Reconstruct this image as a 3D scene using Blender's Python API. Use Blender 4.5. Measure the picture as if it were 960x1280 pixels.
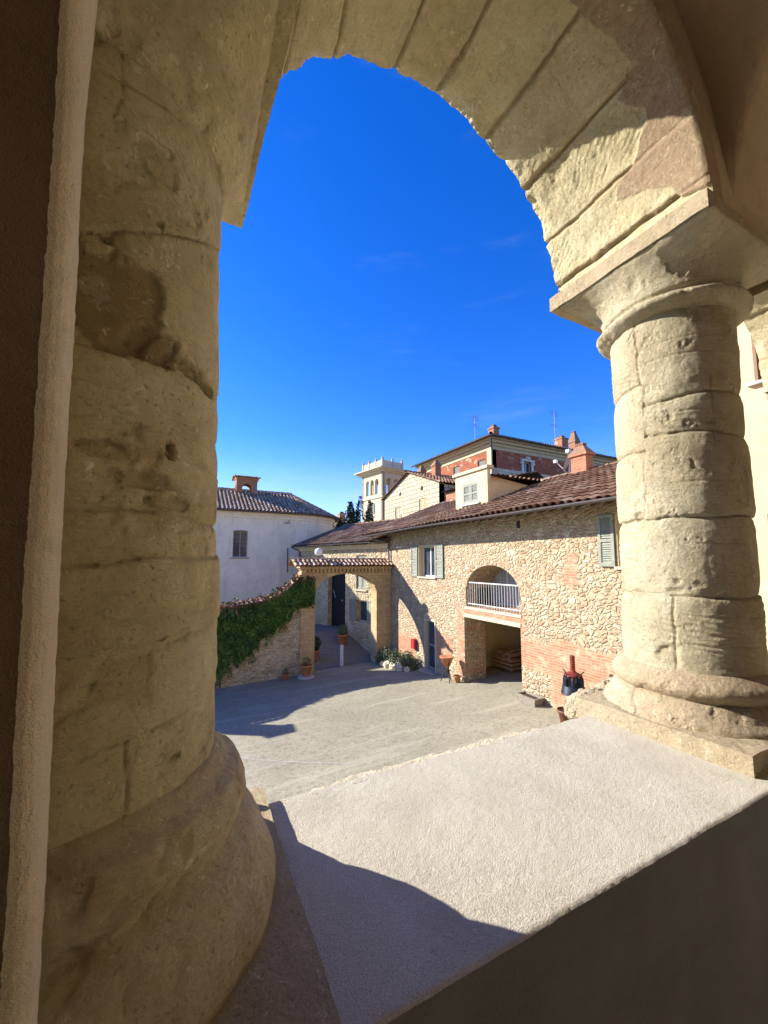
import bpy, math, random
import numpy as np
from math import sin, cos, pi, radians, sqrt, floor

for o in list(bpy.data.objects):
    bpy.data.objects.remove(o)
S = bpy.context.scene
COL = S.collection

# ------------------------------------------------------------------ camera, sky, sun, exposure
cam_d = bpy.data.cameras.new('camera')
cam = bpy.data.objects.new('camera', cam_d)
COL.objects.link(cam)
cam.location = (0, 0, 0)
cam.rotation_euler = (radians(90 + 5.3), 0, radians(-27))
cam_d.sensor_fit = 'VERTICAL'
cam_d.sensor_height = 36
cam_d.lens = 490 / 1280 * 36
cam_d.shift_y = 16.6 / 1280
cam_d.clip_start = 0.02
cam_d.clip_end = 3000
S.camera = cam

SUN_AZ, SUN_EL = -47.0, 26.0          # azimuth from +Y towards +X, elevation
world = bpy.data.worlds.new('World')
S.world = world
world.use_nodes = True
wn = world.node_tree
wn.nodes.clear()
sky = wn.nodes.new('ShaderNodeTexSky')
sky.sky_type = 'NISHITA'
sky.sun_disc = False
sky.sun_elevation = radians(SUN_EL)
sky.sun_rotation = radians(SUN_AZ)
sky.altitude = 1500
sky.air_density = 1.0
sky.dust_density = 0.2
sky.ozone_density = 4.0
wbg = wn.nodes.new('ShaderNodeBackground')
wbg.inputs['Strength'].default_value = 0.11
wout = wn.nodes.new('ShaderNodeOutputWorld')
hsv = wn.nodes.new('ShaderNodeHueSaturation')
hsv.inputs['Saturation'].default_value = 1.30
hsv.inputs['Hue'].default_value = 0.520
wn.links.new(sky.outputs[0], hsv.inputs['Color'])
# faint wisps of high cloud and a low pale bank near the skyline
tcw = wn.nodes.new('ShaderNodeTexCoord')
mpw = wn.nodes.new('ShaderNodeMapping'); mpw.inputs['Scale'].default_value = (2.2, 2.2, 11.0); mpw.inputs['Rotation'].default_value = (0.1, -0.12, 0)
wn.links.new(tcw.outputs['Generated'], mpw.inputs['Vector'])
nzw = wn.nodes.new('ShaderNodeTexNoise'); nzw.inputs['Scale'].default_value = 1.6; nzw.inputs['Detail'].default_value = 7; nzw.inputs['Roughness'].default_value = 0.6
wn.links.new(mpw.outputs[0], nzw.inputs['Vector'])
rmw = wn.nodes.new('ShaderNodeMapRange'); rmw.interpolation_type = 'SMOOTHSTEP'
rmw.inputs['From Min'].default_value = 0.57; rmw.inputs['From Max'].default_value = 0.85; rmw.inputs['To Max'].default_value = 0.07
wn.links.new(nzw.outputs['Fac'], rmw.inputs['Value'])
spw = wn.nodes.new('ShaderNodeSeparateXYZ'); wn.links.new(tcw.outputs['Generated'], spw.inputs[0])
lwb = wn.nodes.new('ShaderNodeMapRange'); lwb.interpolation_type = 'SMOOTHSTEP'
lwb.inputs['From Min'].default_value = 0.30; lwb.inputs['From Max'].default_value = 0.08; lwb.inputs['To Max'].default_value = 0.7
wn.links.new(spw.outputs[2], lwb.inputs['Value'])
addw = wn.nodes.new('ShaderNodeMath'); addw.operation = 'MULTIPLY_ADD'; addw.use_clamp = True
wn.links.new(lwb.outputs[0], addw.inputs[0]); wn.links.new(nzw.outputs['Fac'], addw.inputs[1]); wn.links.new(rmw.outputs[0], addw.inputs[2])
mxw = wn.nodes.new('ShaderNodeMix'); mxw.data_type = 'RGBA'
wn.links.new(addw.outputs[0], mxw.inputs[0]); wn.links.new(hsv.outputs[0], mxw.inputs[6]); mxw.inputs[7].default_value = (2.6, 2.75, 2.95, 1)
wn.links.new(mxw.outputs[2], wbg.inputs['Color'])
wn.links.new(wbg.outputs[0], wout.inputs['Surface'])

sun_d = bpy.data.lights.new('sun', 'SUN')
sun_d.energy = 3.55
sun_d.angle = radians(0.5)
sun_d.color = (1.0, 0.94, 0.85)
sun = bpy.data.objects.new('sun', sun_d)
COL.objects.link(sun)
sun.rotation_euler = (radians(90 - SUN_EL), 0, radians(180 - SUN_AZ))
sun.location = (-10, 15, 20)

S.view_settings.view_transform = 'Standard'
S.view_settings.look = 'None'
S.view_settings.gamma = 1
S.view_settings.use_curve_mapping = False
S.view_settings.exposure = 1.72
S.cycles.use_denoising = True
S.cycles.max_bounces = 10
S.cycles.diffuse_bounces = 7
S.cycles.sample_clamp_indirect = 8

# ------------------------------------------------------------------ numpy noise
def _hash(ix, iy, iz, seed):
    h = (ix * 374761393 + iy * 668265263 + iz * 2147483647 + seed * 974634777) & 0xFFFFFFFF
    h = ((h ^ (h >> 13)) * 1274126177) & 0xFFFFFFFF
    h = ((h ^ (h >> 16)) * 2246822519) & 0xFFFFFFFF
    return ((h ^ (h >> 15)) & 0xFFFF) / 65535.0
def vnoise(P, scale, seed=0):
    """value noise in -1..1 at the points P (n,3)"""
    Q = np.asarray(P, float) * scale
    I = np.floor(Q).astype(np.int64)
    F = Q - I
    F = F * F * F * (F * (F * 6 - 15) + 10)
    out = 0
    for dx in (0, 1):
        for dy in (0, 1):
            for dz in (0, 1):
                w = (F[:, 0] if dx else 1 - F[:, 0]) * (F[:, 1] if dy else 1 - F[:, 1]) * (F[:, 2] if dz else 1 - F[:, 2])
                out = out + w * _hash(I[:, 0] + dx, I[:, 1] + dy, I[:, 2] + dz, seed)
    return out * 2 - 1
def fbm(P, scale, octaves=4, seed=0, gain=0.5):
    a, t, n = 1.0, 0, 0
    for k in range(octaves):
        t = t + a * vnoise(P, scale * 2.03 ** k, seed + 17 * k)
        n += a
        a *= gain
    return t / n
def sstep(a, b, x):
    t = np.clip((x - a) / (b - a), 0, 1)
    return t * t * (3 - 2 * t)

# ------------------------------------------------------------------ materials
def mat(name, rough=0.9):
    m = bpy.data.materials.new(name)
    m.use_nodes = True
    nt = m.node_tree
    b = nt.nodes['Principled BSDF']
    b.inputs['Roughness'].default_value = rough
    b.inputs['Specular IOR Level'].default_value = 0.25
    return m, nt, b
class NT:
    def __init__(s, name, rough=0.9):
        s.m, s.t, s.b = mat(name, rough)
        s.co = s.t.nodes.new('ShaderNodeTexCoord').outputs['Object']
    def n(s, ty, **kw):
        x = s.t.nodes.new(ty)
        for k, v in kw.items():
            setattr(x, k, v)
        return x
    def set(s, node, key, v):
        if isinstance(v, bpy.types.NodeSocket):
            s.t.links.new(v, node.inputs[key])
        else:
            node.inputs[key].default_value = v
    def noise(s, scale, detail=4, rough=0.55, vec=None, dist=0):
        x = s.n('ShaderNodeTexNoise')
        s.set(x, 'Scale', scale); s.set(x, 'Detail', detail); s.set(x, 'Roughness', rough); s.set(x, 'Distortion', dist)
        s.t.links.new(vec or s.co, x.inputs['Vector'])
        return x.outputs['Fac']
    def noisec(s, scale, detail=2, vec=None):
        x = s.n('ShaderNodeTexNoise')
        s.set(x, 'Scale', scale); s.set(x, 'Detail', detail)
        s.t.links.new(vec or s.co, x.inputs['Vector'])
        return x.outputs['Color']
    def ramp(s, fac, stops):
        x = s.n('ShaderNodeValToRGB')
        e = x.color_ramp.elements
        while len(e) < len(stops):
            e.new(0.5)
        for el, (p, c) in zip(e, stops):
            el.position = p
            el.color = (*c, 1) if len(c) == 3 else c
        s.t.links.new(fac, x.inputs['Fac'])
        return x.outputs['Color']
    def step(s, fac, a, b, lo=0.0, hi=1.0):
        x = s.n('ShaderNodeMapRange')
        x.interpolation_type = 'SMOOTHSTEP'
        s.set(x, 'Value', fac); s.set(x, 'From Min', a); s.set(x, 'From Max', b); s.set(x, 'To Min', lo); s.set(x, 'To Max', hi)
        return x.outputs['Result']
    def mix(s, fac, a, b, mode='MIX'):
        x = s.n('ShaderNodeMix', data_type='RGBA', blend_type=mode)
        s.set(x, 0, fac)
        for k, v in ((6, a), (7, b)):
            s.set(x, k, v if isinstance(v, bpy.types.NodeSocket) else (*v, 1))
        return x.outputs[2]
    def math(s, op, a, b=0.0):
        x = s.n('ShaderNodeMath', operation=op)
        s.set(x, 0, a); s.set(x, 1, b)
        return x.outputs[0]
    def vadd(s, a, b, k):
        x = s.n('ShaderNodeVectorMath', operation='MULTIPLY_ADD')
        s.t.links.new(b, x.inputs[0]); x.inputs[1].default_value = (k, k, k); s.t.links.new(a, x.inputs[2])
        return x.outputs[0]
    def mapping(s, scale=(1, 1, 1), rot=(0, 0, 0), loc=(0, 0, 0), vec=None):
        x = s.n('ShaderNodeMapping')
        x.inputs['Scale'].default_value = scale; x.inputs['Rotation'].default_value = rot; x.inputs['Location'].default_value = loc
        s.t.links.new(vec or s.co, x.inputs['Vector'])
        return x.outputs[0]
    def attr(s, name):
        x = s.n('ShaderNodeAttribute', attribute_name=name)
        return x.outputs['Fac']
    def bump(s, h, dist, strength=1.0, prev=None):
        x = s.n('ShaderNodeBump')
        s.set(x, 'Strength', strength); s.set(x, 'Distance', dist); s.set(x, 'Height', h)
        if prev is not None:
            s.t.links.new(prev, x.inputs['Normal'])
        return x.outputs[0]
    def flat(s):
        """(x+y, z, 0) of the object coordinates: wall plane coordinates for any upright wall"""
        sp = s.n('ShaderNodeSeparateXYZ'); s.t.links.new(s.co, sp.inputs[0])
        c = s.n('ShaderNodeCombineXYZ')
        s.t.links.new(s.math('ADD', sp.outputs[0], sp.outputs[1]), c.inputs[0])
        s.t.links.new(sp.outputs[2], c.inputs[1])
        return c.outputs[0]
    def done(s, color, normal=None):
        s.set(s.b, 'Base Color', color if isinstance(color, bpy.types.NodeSocket) else (*color, 1))
        if normal is not None:
            s.t.links.new(normal, s.b.inputs['Normal'])
        return s.m

M = {}
def column_stone(name, c0, c1, c2):
    k = NT(name, 0.92)
    big = k.noise(2.2, 6, 0.62, dist=0.4)
    col = k.ramp(big, [(0.28, c0), (0.5, c1), (0.72, c2)])
    fine = k.noise(22, 8, 0.7)
    col = k.mix(k.step(fine, 0.52, 0.75, 0, 0.45), col, tuple(x * 0.62 for x in c0))
    spk = k.noise(9, 3, 0.6)
    col = k.mix(k.step(spk, 0.6, 0.72, 0, 0.35), col, tuple(min(1, x * 1.18) for x in c2))
    col = k.mix(k.attr('plaster'), col, k.ramp(k.noise(40, 6, 0.7), [(0.3, (0.40, 0.28, 0.165)), (0.7, (0.54, 0.40, 0.26))]))
    col = k.mix(k.attr('dirt'), col, k.ramp(k.noise(12, 6, 0.7), [(0.3, (0.25, 0.16, 0.07)), (0.7, (0.40, 0.275, 0.13))]))
    scr = k.noise(30, 6, 0.7, vec=k.mapping((0.6, 0.6, 2.6), rot=(0.25, 0.1, 0)))
    col = k.mix(k.step(scr, 0.54, 0.72, 0, 0.35), col, tuple(x * 0.55 for x in c0))
    grn = k.noise(95, 10, 0.8)
    col = k.mix(k.step(grn, 0.5, 0.68, 0, 0.4), col, tuple(x * 0.6 for x in c0))
    pat = k.noise(4.5, 8, 0.72, dist=0.8, vec=k.mapping(loc=(7, 3, 1)))
    col = k.mix(k.step(pat, 0.54, 0.60, 0, 0.35), col, tuple(x * 0.72 for x in c1))
    lic = k.noise(7, 9, 0.75, vec=k.mapping(loc=(1, 9, 4)))
    col = k.mix(k.step(lic, 0.58, 0.64, 0, 0.4), col, (0.72, 0.66, 0.50))
    pk = k.n('ShaderNodeTexVoronoi'); k.set(pk, 'Scale', 75); k.set(pk, 'Randomness', 1.0)
    k.t.links.new(k.vadd(k.co, k.noisec(60, 4), 0.018), pk.inputs['Vector'])
    pkr = k.n('ShaderNodeSeparateColor'); k.t.links.new(pk.outputs['Color'], pkr.inputs[0])
    pit = k.math('MULTIPLY', k.step(pk.outputs['Distance'], 0.30, 0.20), k.math('GREATER_THAN', pkr.outputs[0], 0.72))
    pit = k.math('MULTIPLY', pit, k.step(k.noise(5, 4), 0.42, 0.6))
    col = k.mix(k.math('MULTIPLY', pit, 0.4), col, tuple(x * 0.38 for x in c0))  # pits darkened in colour to add to the weak bump shading
    chp = k.noise(34, 8, 0.75, dist=1.0)
    col = k.mix(k.step(chp, 0.60, 0.63, 0, 0.45), col, tuple(min(0.9, x * 1.22) for x in c2))
    col = k.mix(k.step(chp, 0.40, 0.37, 0, 0.35), col, tuple(x * 0.62 for x in c0))  # chips lightened and hollows darkened where bump shading is weak
    nb = k.bump(pit, 0.006, 1.0)
    nb.node.invert = True
    nb = k.bump(k.step(chp, 0.38, 0.62), 0.004, 0.8, nb)
    nb = k.bump(grn, 0.006, 1.0, nb)
    nb = k.bump(k.step(pat, 0.53, 0.58), 0.004, 0.7, nb)
    nb = k.bump(k.noise(55, 8, 0.75), 0.009, 1.0, nb)
    nb = k.bump(scr, 0.006, 0.8, nb)
    pits = k.n('ShaderNodeTexVoronoi'); k.set(pits, 'Scale', 60)
    k.t.links.new(k.vadd(k.co, k.noisec(30), 0.02), pits.inputs['Vector'])
    pv = k.step(pits.outputs['Distance'], 0.05, 0.35)
    nb = k.bump(pv, 0.0018, 0.6, nb)
    nb = k.bump(k.noise(230, 3, 0.6), 0.0016, 0.8, nb)
    M[name] = k.done(col, nb)
column_stone('column_stone', (0.46, 0.375, 0.225), (0.59, 0.51, 0.33), (0.67, 0.60, 0.425))
column_stone('column_stone_ochre', (0.62, 0.50, 0.26), (0.80, 0.69, 0.40), (0.88, 0.80, 0.53))
column_stone('arch_stone', (0.62, 0.51, 0.28), (0.77, 0.67, 0.40), (0.84, 0.75, 0.48))

def plaster(name, c0, c1, bd=0.003, bs=60, streak=None):
    k = NT(name, 0.95)
    col = k.ramp(k.noise(1.3, 7, 0.65), [(0.3, c0), (0.7, c1)])
    g = k.noise(bs, 5, 0.7)
    col = k.mix(k.step(g, 0.55, 0.8, 0, 0.35), col, tuple(x * 0.6 for x in c0))
    pch = k.noise(2.4, 9, 0.72, dist=0.6)
    col = k.mix(k.step(pch, 0.545, 0.56, 0, 0.22), col, tuple(x * 0.72 for x in c0))
    col = k.mix(k.step(pch, 0.42, 0.405, 0, 0.22), col, tuple(min(0.9, x * 1.2) for x in c1))
    if streak:
        st = k.noise(3.0, 5, 0.6, vec=k.mapping((1.4, 1.4, 0.18)))
        col = k.mix(k.step(st, 0.52, 0.75, 0, streak), col, tuple(x * 0.62 for x in c0))
    M[name] = k.done(col, k.bump(g, bd, 0.9, k.bump(k.noise(bs * 4, 2), bd * 0.4, 0.8)))
plaster('shaded_plaster', (0.17, 0.115, 0.065), (0.27, 0.19, 0.115), 0.005, 90, 0.3)  # same plaster as the reveal, with the room's shade put into its colour
plaster('lit_reveal_plaster', (0.66, 0.54, 0.35), (0.78, 0.66, 0.46), 0.006, 110)  # same plaster again, lightened for the daylight that reaches it
plaster('vault_plaster', (0.30, 0.22, 0.13), (0.46, 0.35, 0.22), 0.004, 50, 0.3)
plaster('peach_plaster', (0.56, 0.40, 0.235), (0.62, 0.46, 0.28), 0.002, 40)
plaster('cream_plaster', (0.54, 0.44, 0.255), (0.62, 0.52, 0.32), 0.003, 20, 0.2)
plaster('white_plaster', (0.74, 0.65, 0.47), (0.84, 0.75, 0.56), 0.004, 9, 0.35)
plaster('room_plaster', (0.60, 0.49, 0.30), (0.70, 0.58, 0.37), 0.003, 30)
plaster('pale_plaster', (0.78, 0.71, 0.56), (0.86, 0.79, 0.63), 0.002, 30)
plaster('rubble_core', (0.40, 0.33, 0.21), (0.56, 0.48, 0.33), 0.02, 30)
plaster('mortar', (0.56, 0.47, 0.31), (0.76, 0.68, 0.50), 0.012, 45)

def sill_mat():
    k = NT('sill_render', 0.95)
    col = k.ramp(k.noise(5, 6, 0.65), [(0.25, (0.43, 0.39, 0.295)), (0.5, (0.505, 0.465, 0.36)), (0.75, (0.57, 0.53, 0.42))])
    st = k.noise(2.3, 6, 0.7, dist=1.2)
    col = k.mix(k.step(st, 0.54, 0.72, 0, 0.35), col, (0.40, 0.35, 0.27))
    g = k.noise(210, 4, 0.75)
    col = k.mix(k.step(g, 0.50, 0.64, 0, 0.65), col, (0.31, 0.27, 0.21))
    gp = k.noise(170, 3, 0.7, vec=k.mapping(loc=(3, 1, 2)))
    col = k.mix(k.step(gp, 0.56, 0.7, 0, 0.5), col, (0.74, 0.70, 0.61))
    nb = k.bump(k.noise(260, 3, 0.7), 0.004, 1.0, k.bump(k.noise(110, 3, 0.6), 0.003, 0.5))
    M['sill_render'] = k.done(col, nb)
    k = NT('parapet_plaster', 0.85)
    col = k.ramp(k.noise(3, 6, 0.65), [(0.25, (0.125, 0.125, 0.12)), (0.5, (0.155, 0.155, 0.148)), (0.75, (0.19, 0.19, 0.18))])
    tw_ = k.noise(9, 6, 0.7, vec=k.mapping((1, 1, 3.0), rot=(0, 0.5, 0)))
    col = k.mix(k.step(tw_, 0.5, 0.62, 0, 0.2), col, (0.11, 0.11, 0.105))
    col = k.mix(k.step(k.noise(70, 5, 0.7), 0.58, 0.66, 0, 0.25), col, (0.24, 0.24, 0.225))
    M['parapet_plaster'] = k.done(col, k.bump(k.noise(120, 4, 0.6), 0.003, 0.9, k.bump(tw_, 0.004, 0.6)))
sill_mat()

def rubble(name, stone_stops, mortar, scale, flat=1.5, mw=0.07, brick=True, bd=0.05):
    k = NT(name, 0.93)
    warped = k.vadd(k.vadd(k.co, k.noisec(1.3, 3), 0.5), k.noisec(9, 4), 0.085)
    v = k.mapping((scale, scale, scale * flat), vec=warped)
    f1 = k.n('ShaderNodeTexVoronoi'); k.set(f1, 'Scale', 1.0); k.set(f1, 'Randomness', 0.95); k.t.links.new(v, f1.inputs['Vector'])
    de = k.n('ShaderNodeTexVoronoi', feature='DISTANCE_TO_EDGE'); k.set(de, 'Scale', 1.0); k.set(de, 'Randomness', 0.95); k.t.links.new(v, de.inputs['Vector'])
    rnd = k.n('ShaderNodeSeparateColor'); k.t.links.new(f1.outputs['Color'], rnd.inputs[0])
    col = k.ramp(rnd.outputs[0], stone_stops)
    col = k.mix(k.step(k.noise(9, 6, 0.7), 0.45, 0.75, 0, 0.5), col, tuple(c * 0.6 for c in stone_stops[0][1]))
    edge = k.math('ADD', de.outputs['Distance'], k.math('MULTIPLY', k.math('SUBTRACT', k.noise(14, 4), 0.5), 0.09))
    stone = k.step(edge, mw * 0.3, mw)
    col = k.mix(k.math('ADD', k.math('MULTIPLY', stone, 0.65), 0.35), mortar, col)
    col = k.mix(k.step(edge, 0.03, -0.015, 0, k.step(k.noise(1.2, 4), 0.4, 0.6, 0.15, 0.75)), col, tuple(m * 0.45 for m in mortar))
    col = k.mix(k.step(k.noise(0.7, 4, 0.6), 0.5, 0.75, 0, 0.5), col, tuple(m * 0.75 for m in mortar))
    h = k.math('ADD', k.step(edge, 0, 0.28), k.math('MULTIPLY', k.noise(16, 6, 0.75), 0.8))
    if brick:
        bt = k.n('ShaderNodeTexBrick')
        k.t.links.new(k.vadd(k.flat(), k.noisec(2.5), 0.05), bt.inputs['Vector'])
        k.set(bt, 'Scale', 1.0); k.set(bt, 'Brick Width', 0.27); k.set(bt, 'Row Height', 0.075); k.set(bt, 'Mortar Size', 0.008)
        k.set(bt, 'Color1', (0.36, 0.145, 0.08, 1)); k.set(bt, 'Color2', (0.44, 0.23, 0.135, 1)); k.set(bt, 'Mortar', (0.46, 0.35, 0.23, 1))
        k.set(bt, 'Bias', -0.1)
        bc = k.mix(k.step(k.noise(3.5, 6, 0.7), 0.50, 0.64, 0, 0.7), bt.outputs['Color'], (0.52, 0.40, 0.25))
        bm = k.attr('brick')
        col = k.mix(bm, col, bc)
        h = k.mix(bm, h, k.mix(bt.outputs['Fac'], (0.6, 0.6, 0.6), (0.3, 0.3, 0.3)))
    M[name] = k.done(col, k.bump(h, bd, 1.0))
    return k
rubble('rubble_stone', [(0.0, (0.38, 0.275, 0.165)), (0.22, (0.48, 0.38, 0.24)), (0.45, (0.59, 0.49, 0.325)), (0.62, (0.46, 0.325, 0.20)), (0.8, (0.54, 0.44, 0.285)), (0.9, (0.41, 0.255, 0.15)), (1.0, (0.68, 0.59, 0.43))],
       (0.48, 0.375, 0.235), 5.8, 1.6, 0.075, True, 0.045)
rubble('wall_stone', [(0.0, (0.40, 0.32, 0.18)), (0.4, (0.54, 0.45, 0.28)), (0.7, (0.60, 0.52, 0.35)), (1.0, (0.48, 0.35, 0.20))], (0.54, 0.43, 0.255), 3.6, 1.6)
rubble('pale_rubble', [(0.0, (0.50, 0.44, 0.30)), (0.4, (0.64, 0.57, 0.40)), (0.7, (0.70, 0.64, 0.47)), (1.0, (0.58, 0.48, 0.31))], (0.40, 0.32, 0.20), 3.2, 1.8, 0.06, False)

def bricks(name, a, b, mortar, w, h, ms, wear=None, wearc=None, bd=0.02):
    k = NT(name, 0.93)
    bt = k.n('ShaderNodeTexBrick')
    k.t.links.new(k.vadd(k.flat(), k.noisec(2), 0.03), bt.inputs['Vector'])
    k.set(bt, 'Scale', 1.0); k.set(bt, 'Brick Width', w); k.set(bt, 'Row Height', h); k.set(bt, 'Mortar Size', ms)
    k.set(bt, 'Color1', (*a, 1)); k.set(bt, 'Color2', (*b, 1)); k.set(bt, 'Mortar', (*mortar, 1))
    col = k.mix(k.step(k.noise(6, 6, 0.7), 0.45, 0.75, 0, 0.6), bt.outputs['Color'], tuple(x * 0.65 for x in a))
    if wear:
        col = k.mix(k.step(k.noise(1.1, 7, 0.7), wear - 0.06, wear + 0.06), col, wearc)
    hh = k.math('ADD', k.math('MULTIPLY', bt.outputs['Fac'], -0.6), k.math('MULTIPLY', k.noise(25, 5, 0.7), 0.5))
    M[name] = k.done(col, k.bump(hh, bd, 1.0))
bricks('gate_brick', (0.42, 0.29, 0.14), (0.54, 0.40, 0.21), (0.44, 0.33, 0.19), 0.42, 0.16, 0.014, 0.62, (0.46, 0.25, 0.13), 0.03)
bricks('red_brick', (0.33, 0.12, 0.06), (0.42, 0.19, 0.10), (0.38, 0.26, 0.17), 0.27, 0.075, 0.01, 0.63, (0.60, 0.50, 0.35))
bricks('palazzo_brick', (0.26, 0.07, 0.035), (0.33, 0.11, 0.055), (0.32, 0.16, 0.095), 0.5, 0.14, 0.012, 0.60, (0.60, 0.50, 0.35))
bricks('palazzo_stone', (0.46, 0.40, 0.28), (0.56, 0.50, 0.36), (0.40, 0.32, 0.22), 0.8, 0.4, 0.03, 0.62, (0.40, 0.24, 0.15))
bricks('ashlar', (0.47, 0.40, 0.265), (0.58, 0.51, 0.35), (0.25, 0.19, 0.11), 0.75, 0.36, 0.03, 0.66, (0.62, 0.50, 0.33), 0.06)

def tile_mat(name, stops):
    k = NT(name, 0.9)
    col = k.ramp(k.attr('tone'), stops)
    col = k.mix(k.step(k.noise(14, 6, 0.7), 0.5, 0.75, 0, 0.55), col, (0.10, 0.075, 0.055))
    col = k.mix(k.step(k.noise(1.6, 5, 0.7), 0.55, 0.72, 0, 0.5), col, (0.30, 0.25, 0.19))
    k.b.inputs['Specular IOR Level'].default_value = 0.08
    M[name] = k.done(col, k.bump(k.noise(50, 4), 0.004))
tile_mat('roof_tile', [(0.0, (0.13, 0.07, 0.042)), (0.3, (0.205, 0.115, 0.07)), (0.55, (0.265, 0.16, 0.10)), (0.8, (0.32, 0.215, 0.145)), (1.0, (0.40, 0.31, 0.225))])
tile_mat('pale_tile', [(0.0, (0.30, 0.17, 0.09)), (0.4, (0.46, 0.29, 0.17)), (0.75, (0.57, 0.40, 0.26)), (1.0, (0.65, 0.51, 0.36))])

def ground_mat():
    k = NT('courtyard_gravel', 0.96)
    col = k.ramp(k.noise(0.35, 7, 0.62, dist=0.6), [(0.25, (0.24, 0.22, 0.15)), (0.5, (0.31, 0.285, 0.20)), (0.75, (0.38, 0.35, 0.25))])
    g = k.noise(9, 8, 0.82)
    col = k.mix(k.step(g, 0.48, 0.62, 0, 0.7), col, (0.15, 0.135, 0.095))
    w = k.noise(14, 6, 0.82, vec=k.mapping(loc=(5, 2, 1)))
    col = k.mix(k.step(w, 0.56, 0.66, 0, 0.6), col, (0.56, 0.52, 0.40))
    pt = k.noise(1.1, 6, 0.7, dist=0.8)
    col = k.mix(k.step(pt, 0.50, 0.68, 0, 0.4), col, (0.20, 0.185, 0.13))
    trk = k.noise(0.9, 4, 0.6, vec=k.mapping((0.25, 2.2, 1), rot=(0, 0, 0.9)))
    col = k.mix(k.step(trk, 0.55, 0.66, 0, 0.3), col, (0.46, 0.43, 0.33))
    M['courtyard_gravel'] = k.done(col, k.bump(g, 0.02, 0.9))
    k = NT('street_slabs', 0.85)
    bt = k.n('ShaderNodeTexBrick')
    k.t.links.new(k.mapping(rot=(0, 0, 0.25)), bt.inputs['Vector'])
    k.set(bt, 'Scale', 1.0); k.set(bt, 'Brick Width', 1.3); k.set(bt, 'Row Height', 0.5); k.set(bt, 'Mortar Size', 0.02)
    k.set(bt, 'Color1', (0.17, 0.158, 0.135, 1)); k.set(bt, 'Color2', (0.20, 0.188, 0.16, 1)); k.set(bt, 'Mortar', (0.14, 0.128, 0.108, 1))
    col = k.mix(k.step(k.noise(5, 6, 0.7), 0.45, 0.75, 0, 0.6), bt.outputs['Color'], (0.13, 0.12, 0.10))
    M['street_slabs'] = k.done(col, k.bump(k.noise(14, 5), 0.01))
ground_mat()

def simple(name, c, rough=0.7, metal=0.0, var=0.25, sc=12, bd=0.002):
    k = NT(name, rough)
    k.b.inputs['Metallic'].default_value = metal
    f = k.noise(sc, 6, 0.65)
    col = k.ramp(f, [(0.3, tuple(x * (1 - var) for x in c)), (0.7, tuple(min(1, x * (1 + var * 0.6)) for x in c))])
    M[name] = k.done(col, k.bump(k.noise(sc * 5, 4), bd))
simple('shutter_paint', (0.25, 0.26, 0.205), 0.6)
simple('white_paint', (0.60, 0.59, 0.55), 0.5, 0, 0.08)
simple('cream_stone', (0.52, 0.44, 0.30), 0.85, 0, 0.15)
simple('grey_stone', (0.42, 0.40, 0.36), 0.9, 0, 0.25)
simple('floor_stone', (0.78, 0.71, 0.56), 0.8, 0, 0.12, 3)
simple('shaded_trough_stone', (0.27, 0.24, 0.19), 0.9, 0, 0.35)  # darker than the plain grey stone: shade is put into the colour
simple('white_stone', (0.62, 0.60, 0.55), 0.9, 0, 0.25, 6, 0.02)
simple('dark_wood', (0.035, 0.028, 0.03), 0.65, 0, 0.3)
simple('door_paint', (0.012, 0.012, 0.015), 0.45, 0, 0.3)
simple('rafter_wood', (0.10, 0.065, 0.04), 0.8, 0, 0.35)
simple('gutter_metal', (0.13, 0.12, 0.115), 0.5, 0.6, 0.25)
simple('dark_iron', (0.04, 0.04, 0.045), 0.5, 0.5, 0.3)
simple('steel', (0.45, 0.46, 0.48), 0.4, 0.7, 0.2)
simple('terracotta', (0.46, 0.19, 0.09), 0.85, 0, 0.25)
simple('brown_glaze', (0.16, 0.07, 0.035), 0.5, 0, 0.3)
simple('rust_red', (0.20, 0.04, 0.028), 0.7, 0.2, 0.35)
simple('blue_iron', (0.016, 0.024, 0.036), 0.5, 0.3, 0.4)
simple('mailbox_red', (0.36, 0.03, 0.035), 0.45, 0, 0.15)
simple('firewood', (0.34, 0.20, 0.10), 0.85, 0, 0.4)
simple('brown_frame', (0.22, 0.125, 0.07), 0.6, 0, 0.2)
simple('soil', (0.07, 0.05, 0.035), 0.95, 0, 0.4)
simple('curtain', (0.55, 0.57, 0.60), 0.9, 0, 0.2)
simple('trunk_bark', (0.10, 0.075, 0.05), 0.95, 0, 0.4)
simple('cornice_stone', (0.48, 0.39, 0.25), 0.9, 0, 0.2, 4)
simple('tower_stone', (0.52, 0.45, 0.31), 0.9, 0, 0.15, 3)
def glass_mat():
    k = NT('window_glass', 0.08)
    k.b.inputs['Specular IOR Level'].default_value = 0.6
    M['window_glass'] = k.done(k.ramp(k.noise(2, 3), [(0.3, (0.02, 0.028, 0.04)), (0.7, (0.06, 0.075, 0.095))]))
    k = NT('curtained_glass', 0.15)
    fold = k.noise(5, 3, vec=k.mapping((1, 6, 0.15)))
    M['curtained_glass'] = k.done(k.ramp(fold, [(0.3, (0.18, 0.20, 0.23)), (0.7, (0.50, 0.52, 0.54))]))
    k = NT('globe_glass', 0.25)
    k.b.inputs['Subsurface Weight'].default_value = 0.3
    M['globe_glass'] = k.done((0.82, 0.80, 0.76))
glass_mat()
def leaf_mat(name, stops, tr=0.25):
    k = NT(name, 0.6)
    col = k.ramp(k.attr('tone'), stops)
    M[name] = k.done(col)
leaf_mat('ivy_leaf', [(0.0, (0.022, 0.055, 0.010)), (0.45, (0.065, 0.13, 0.022)), (0.8, (0.14, 0.21, 0.04)), (0.86, (0.24, 0.075, 0.055)), (1.0, (0.40, 0.20, 0.17))])
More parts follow.
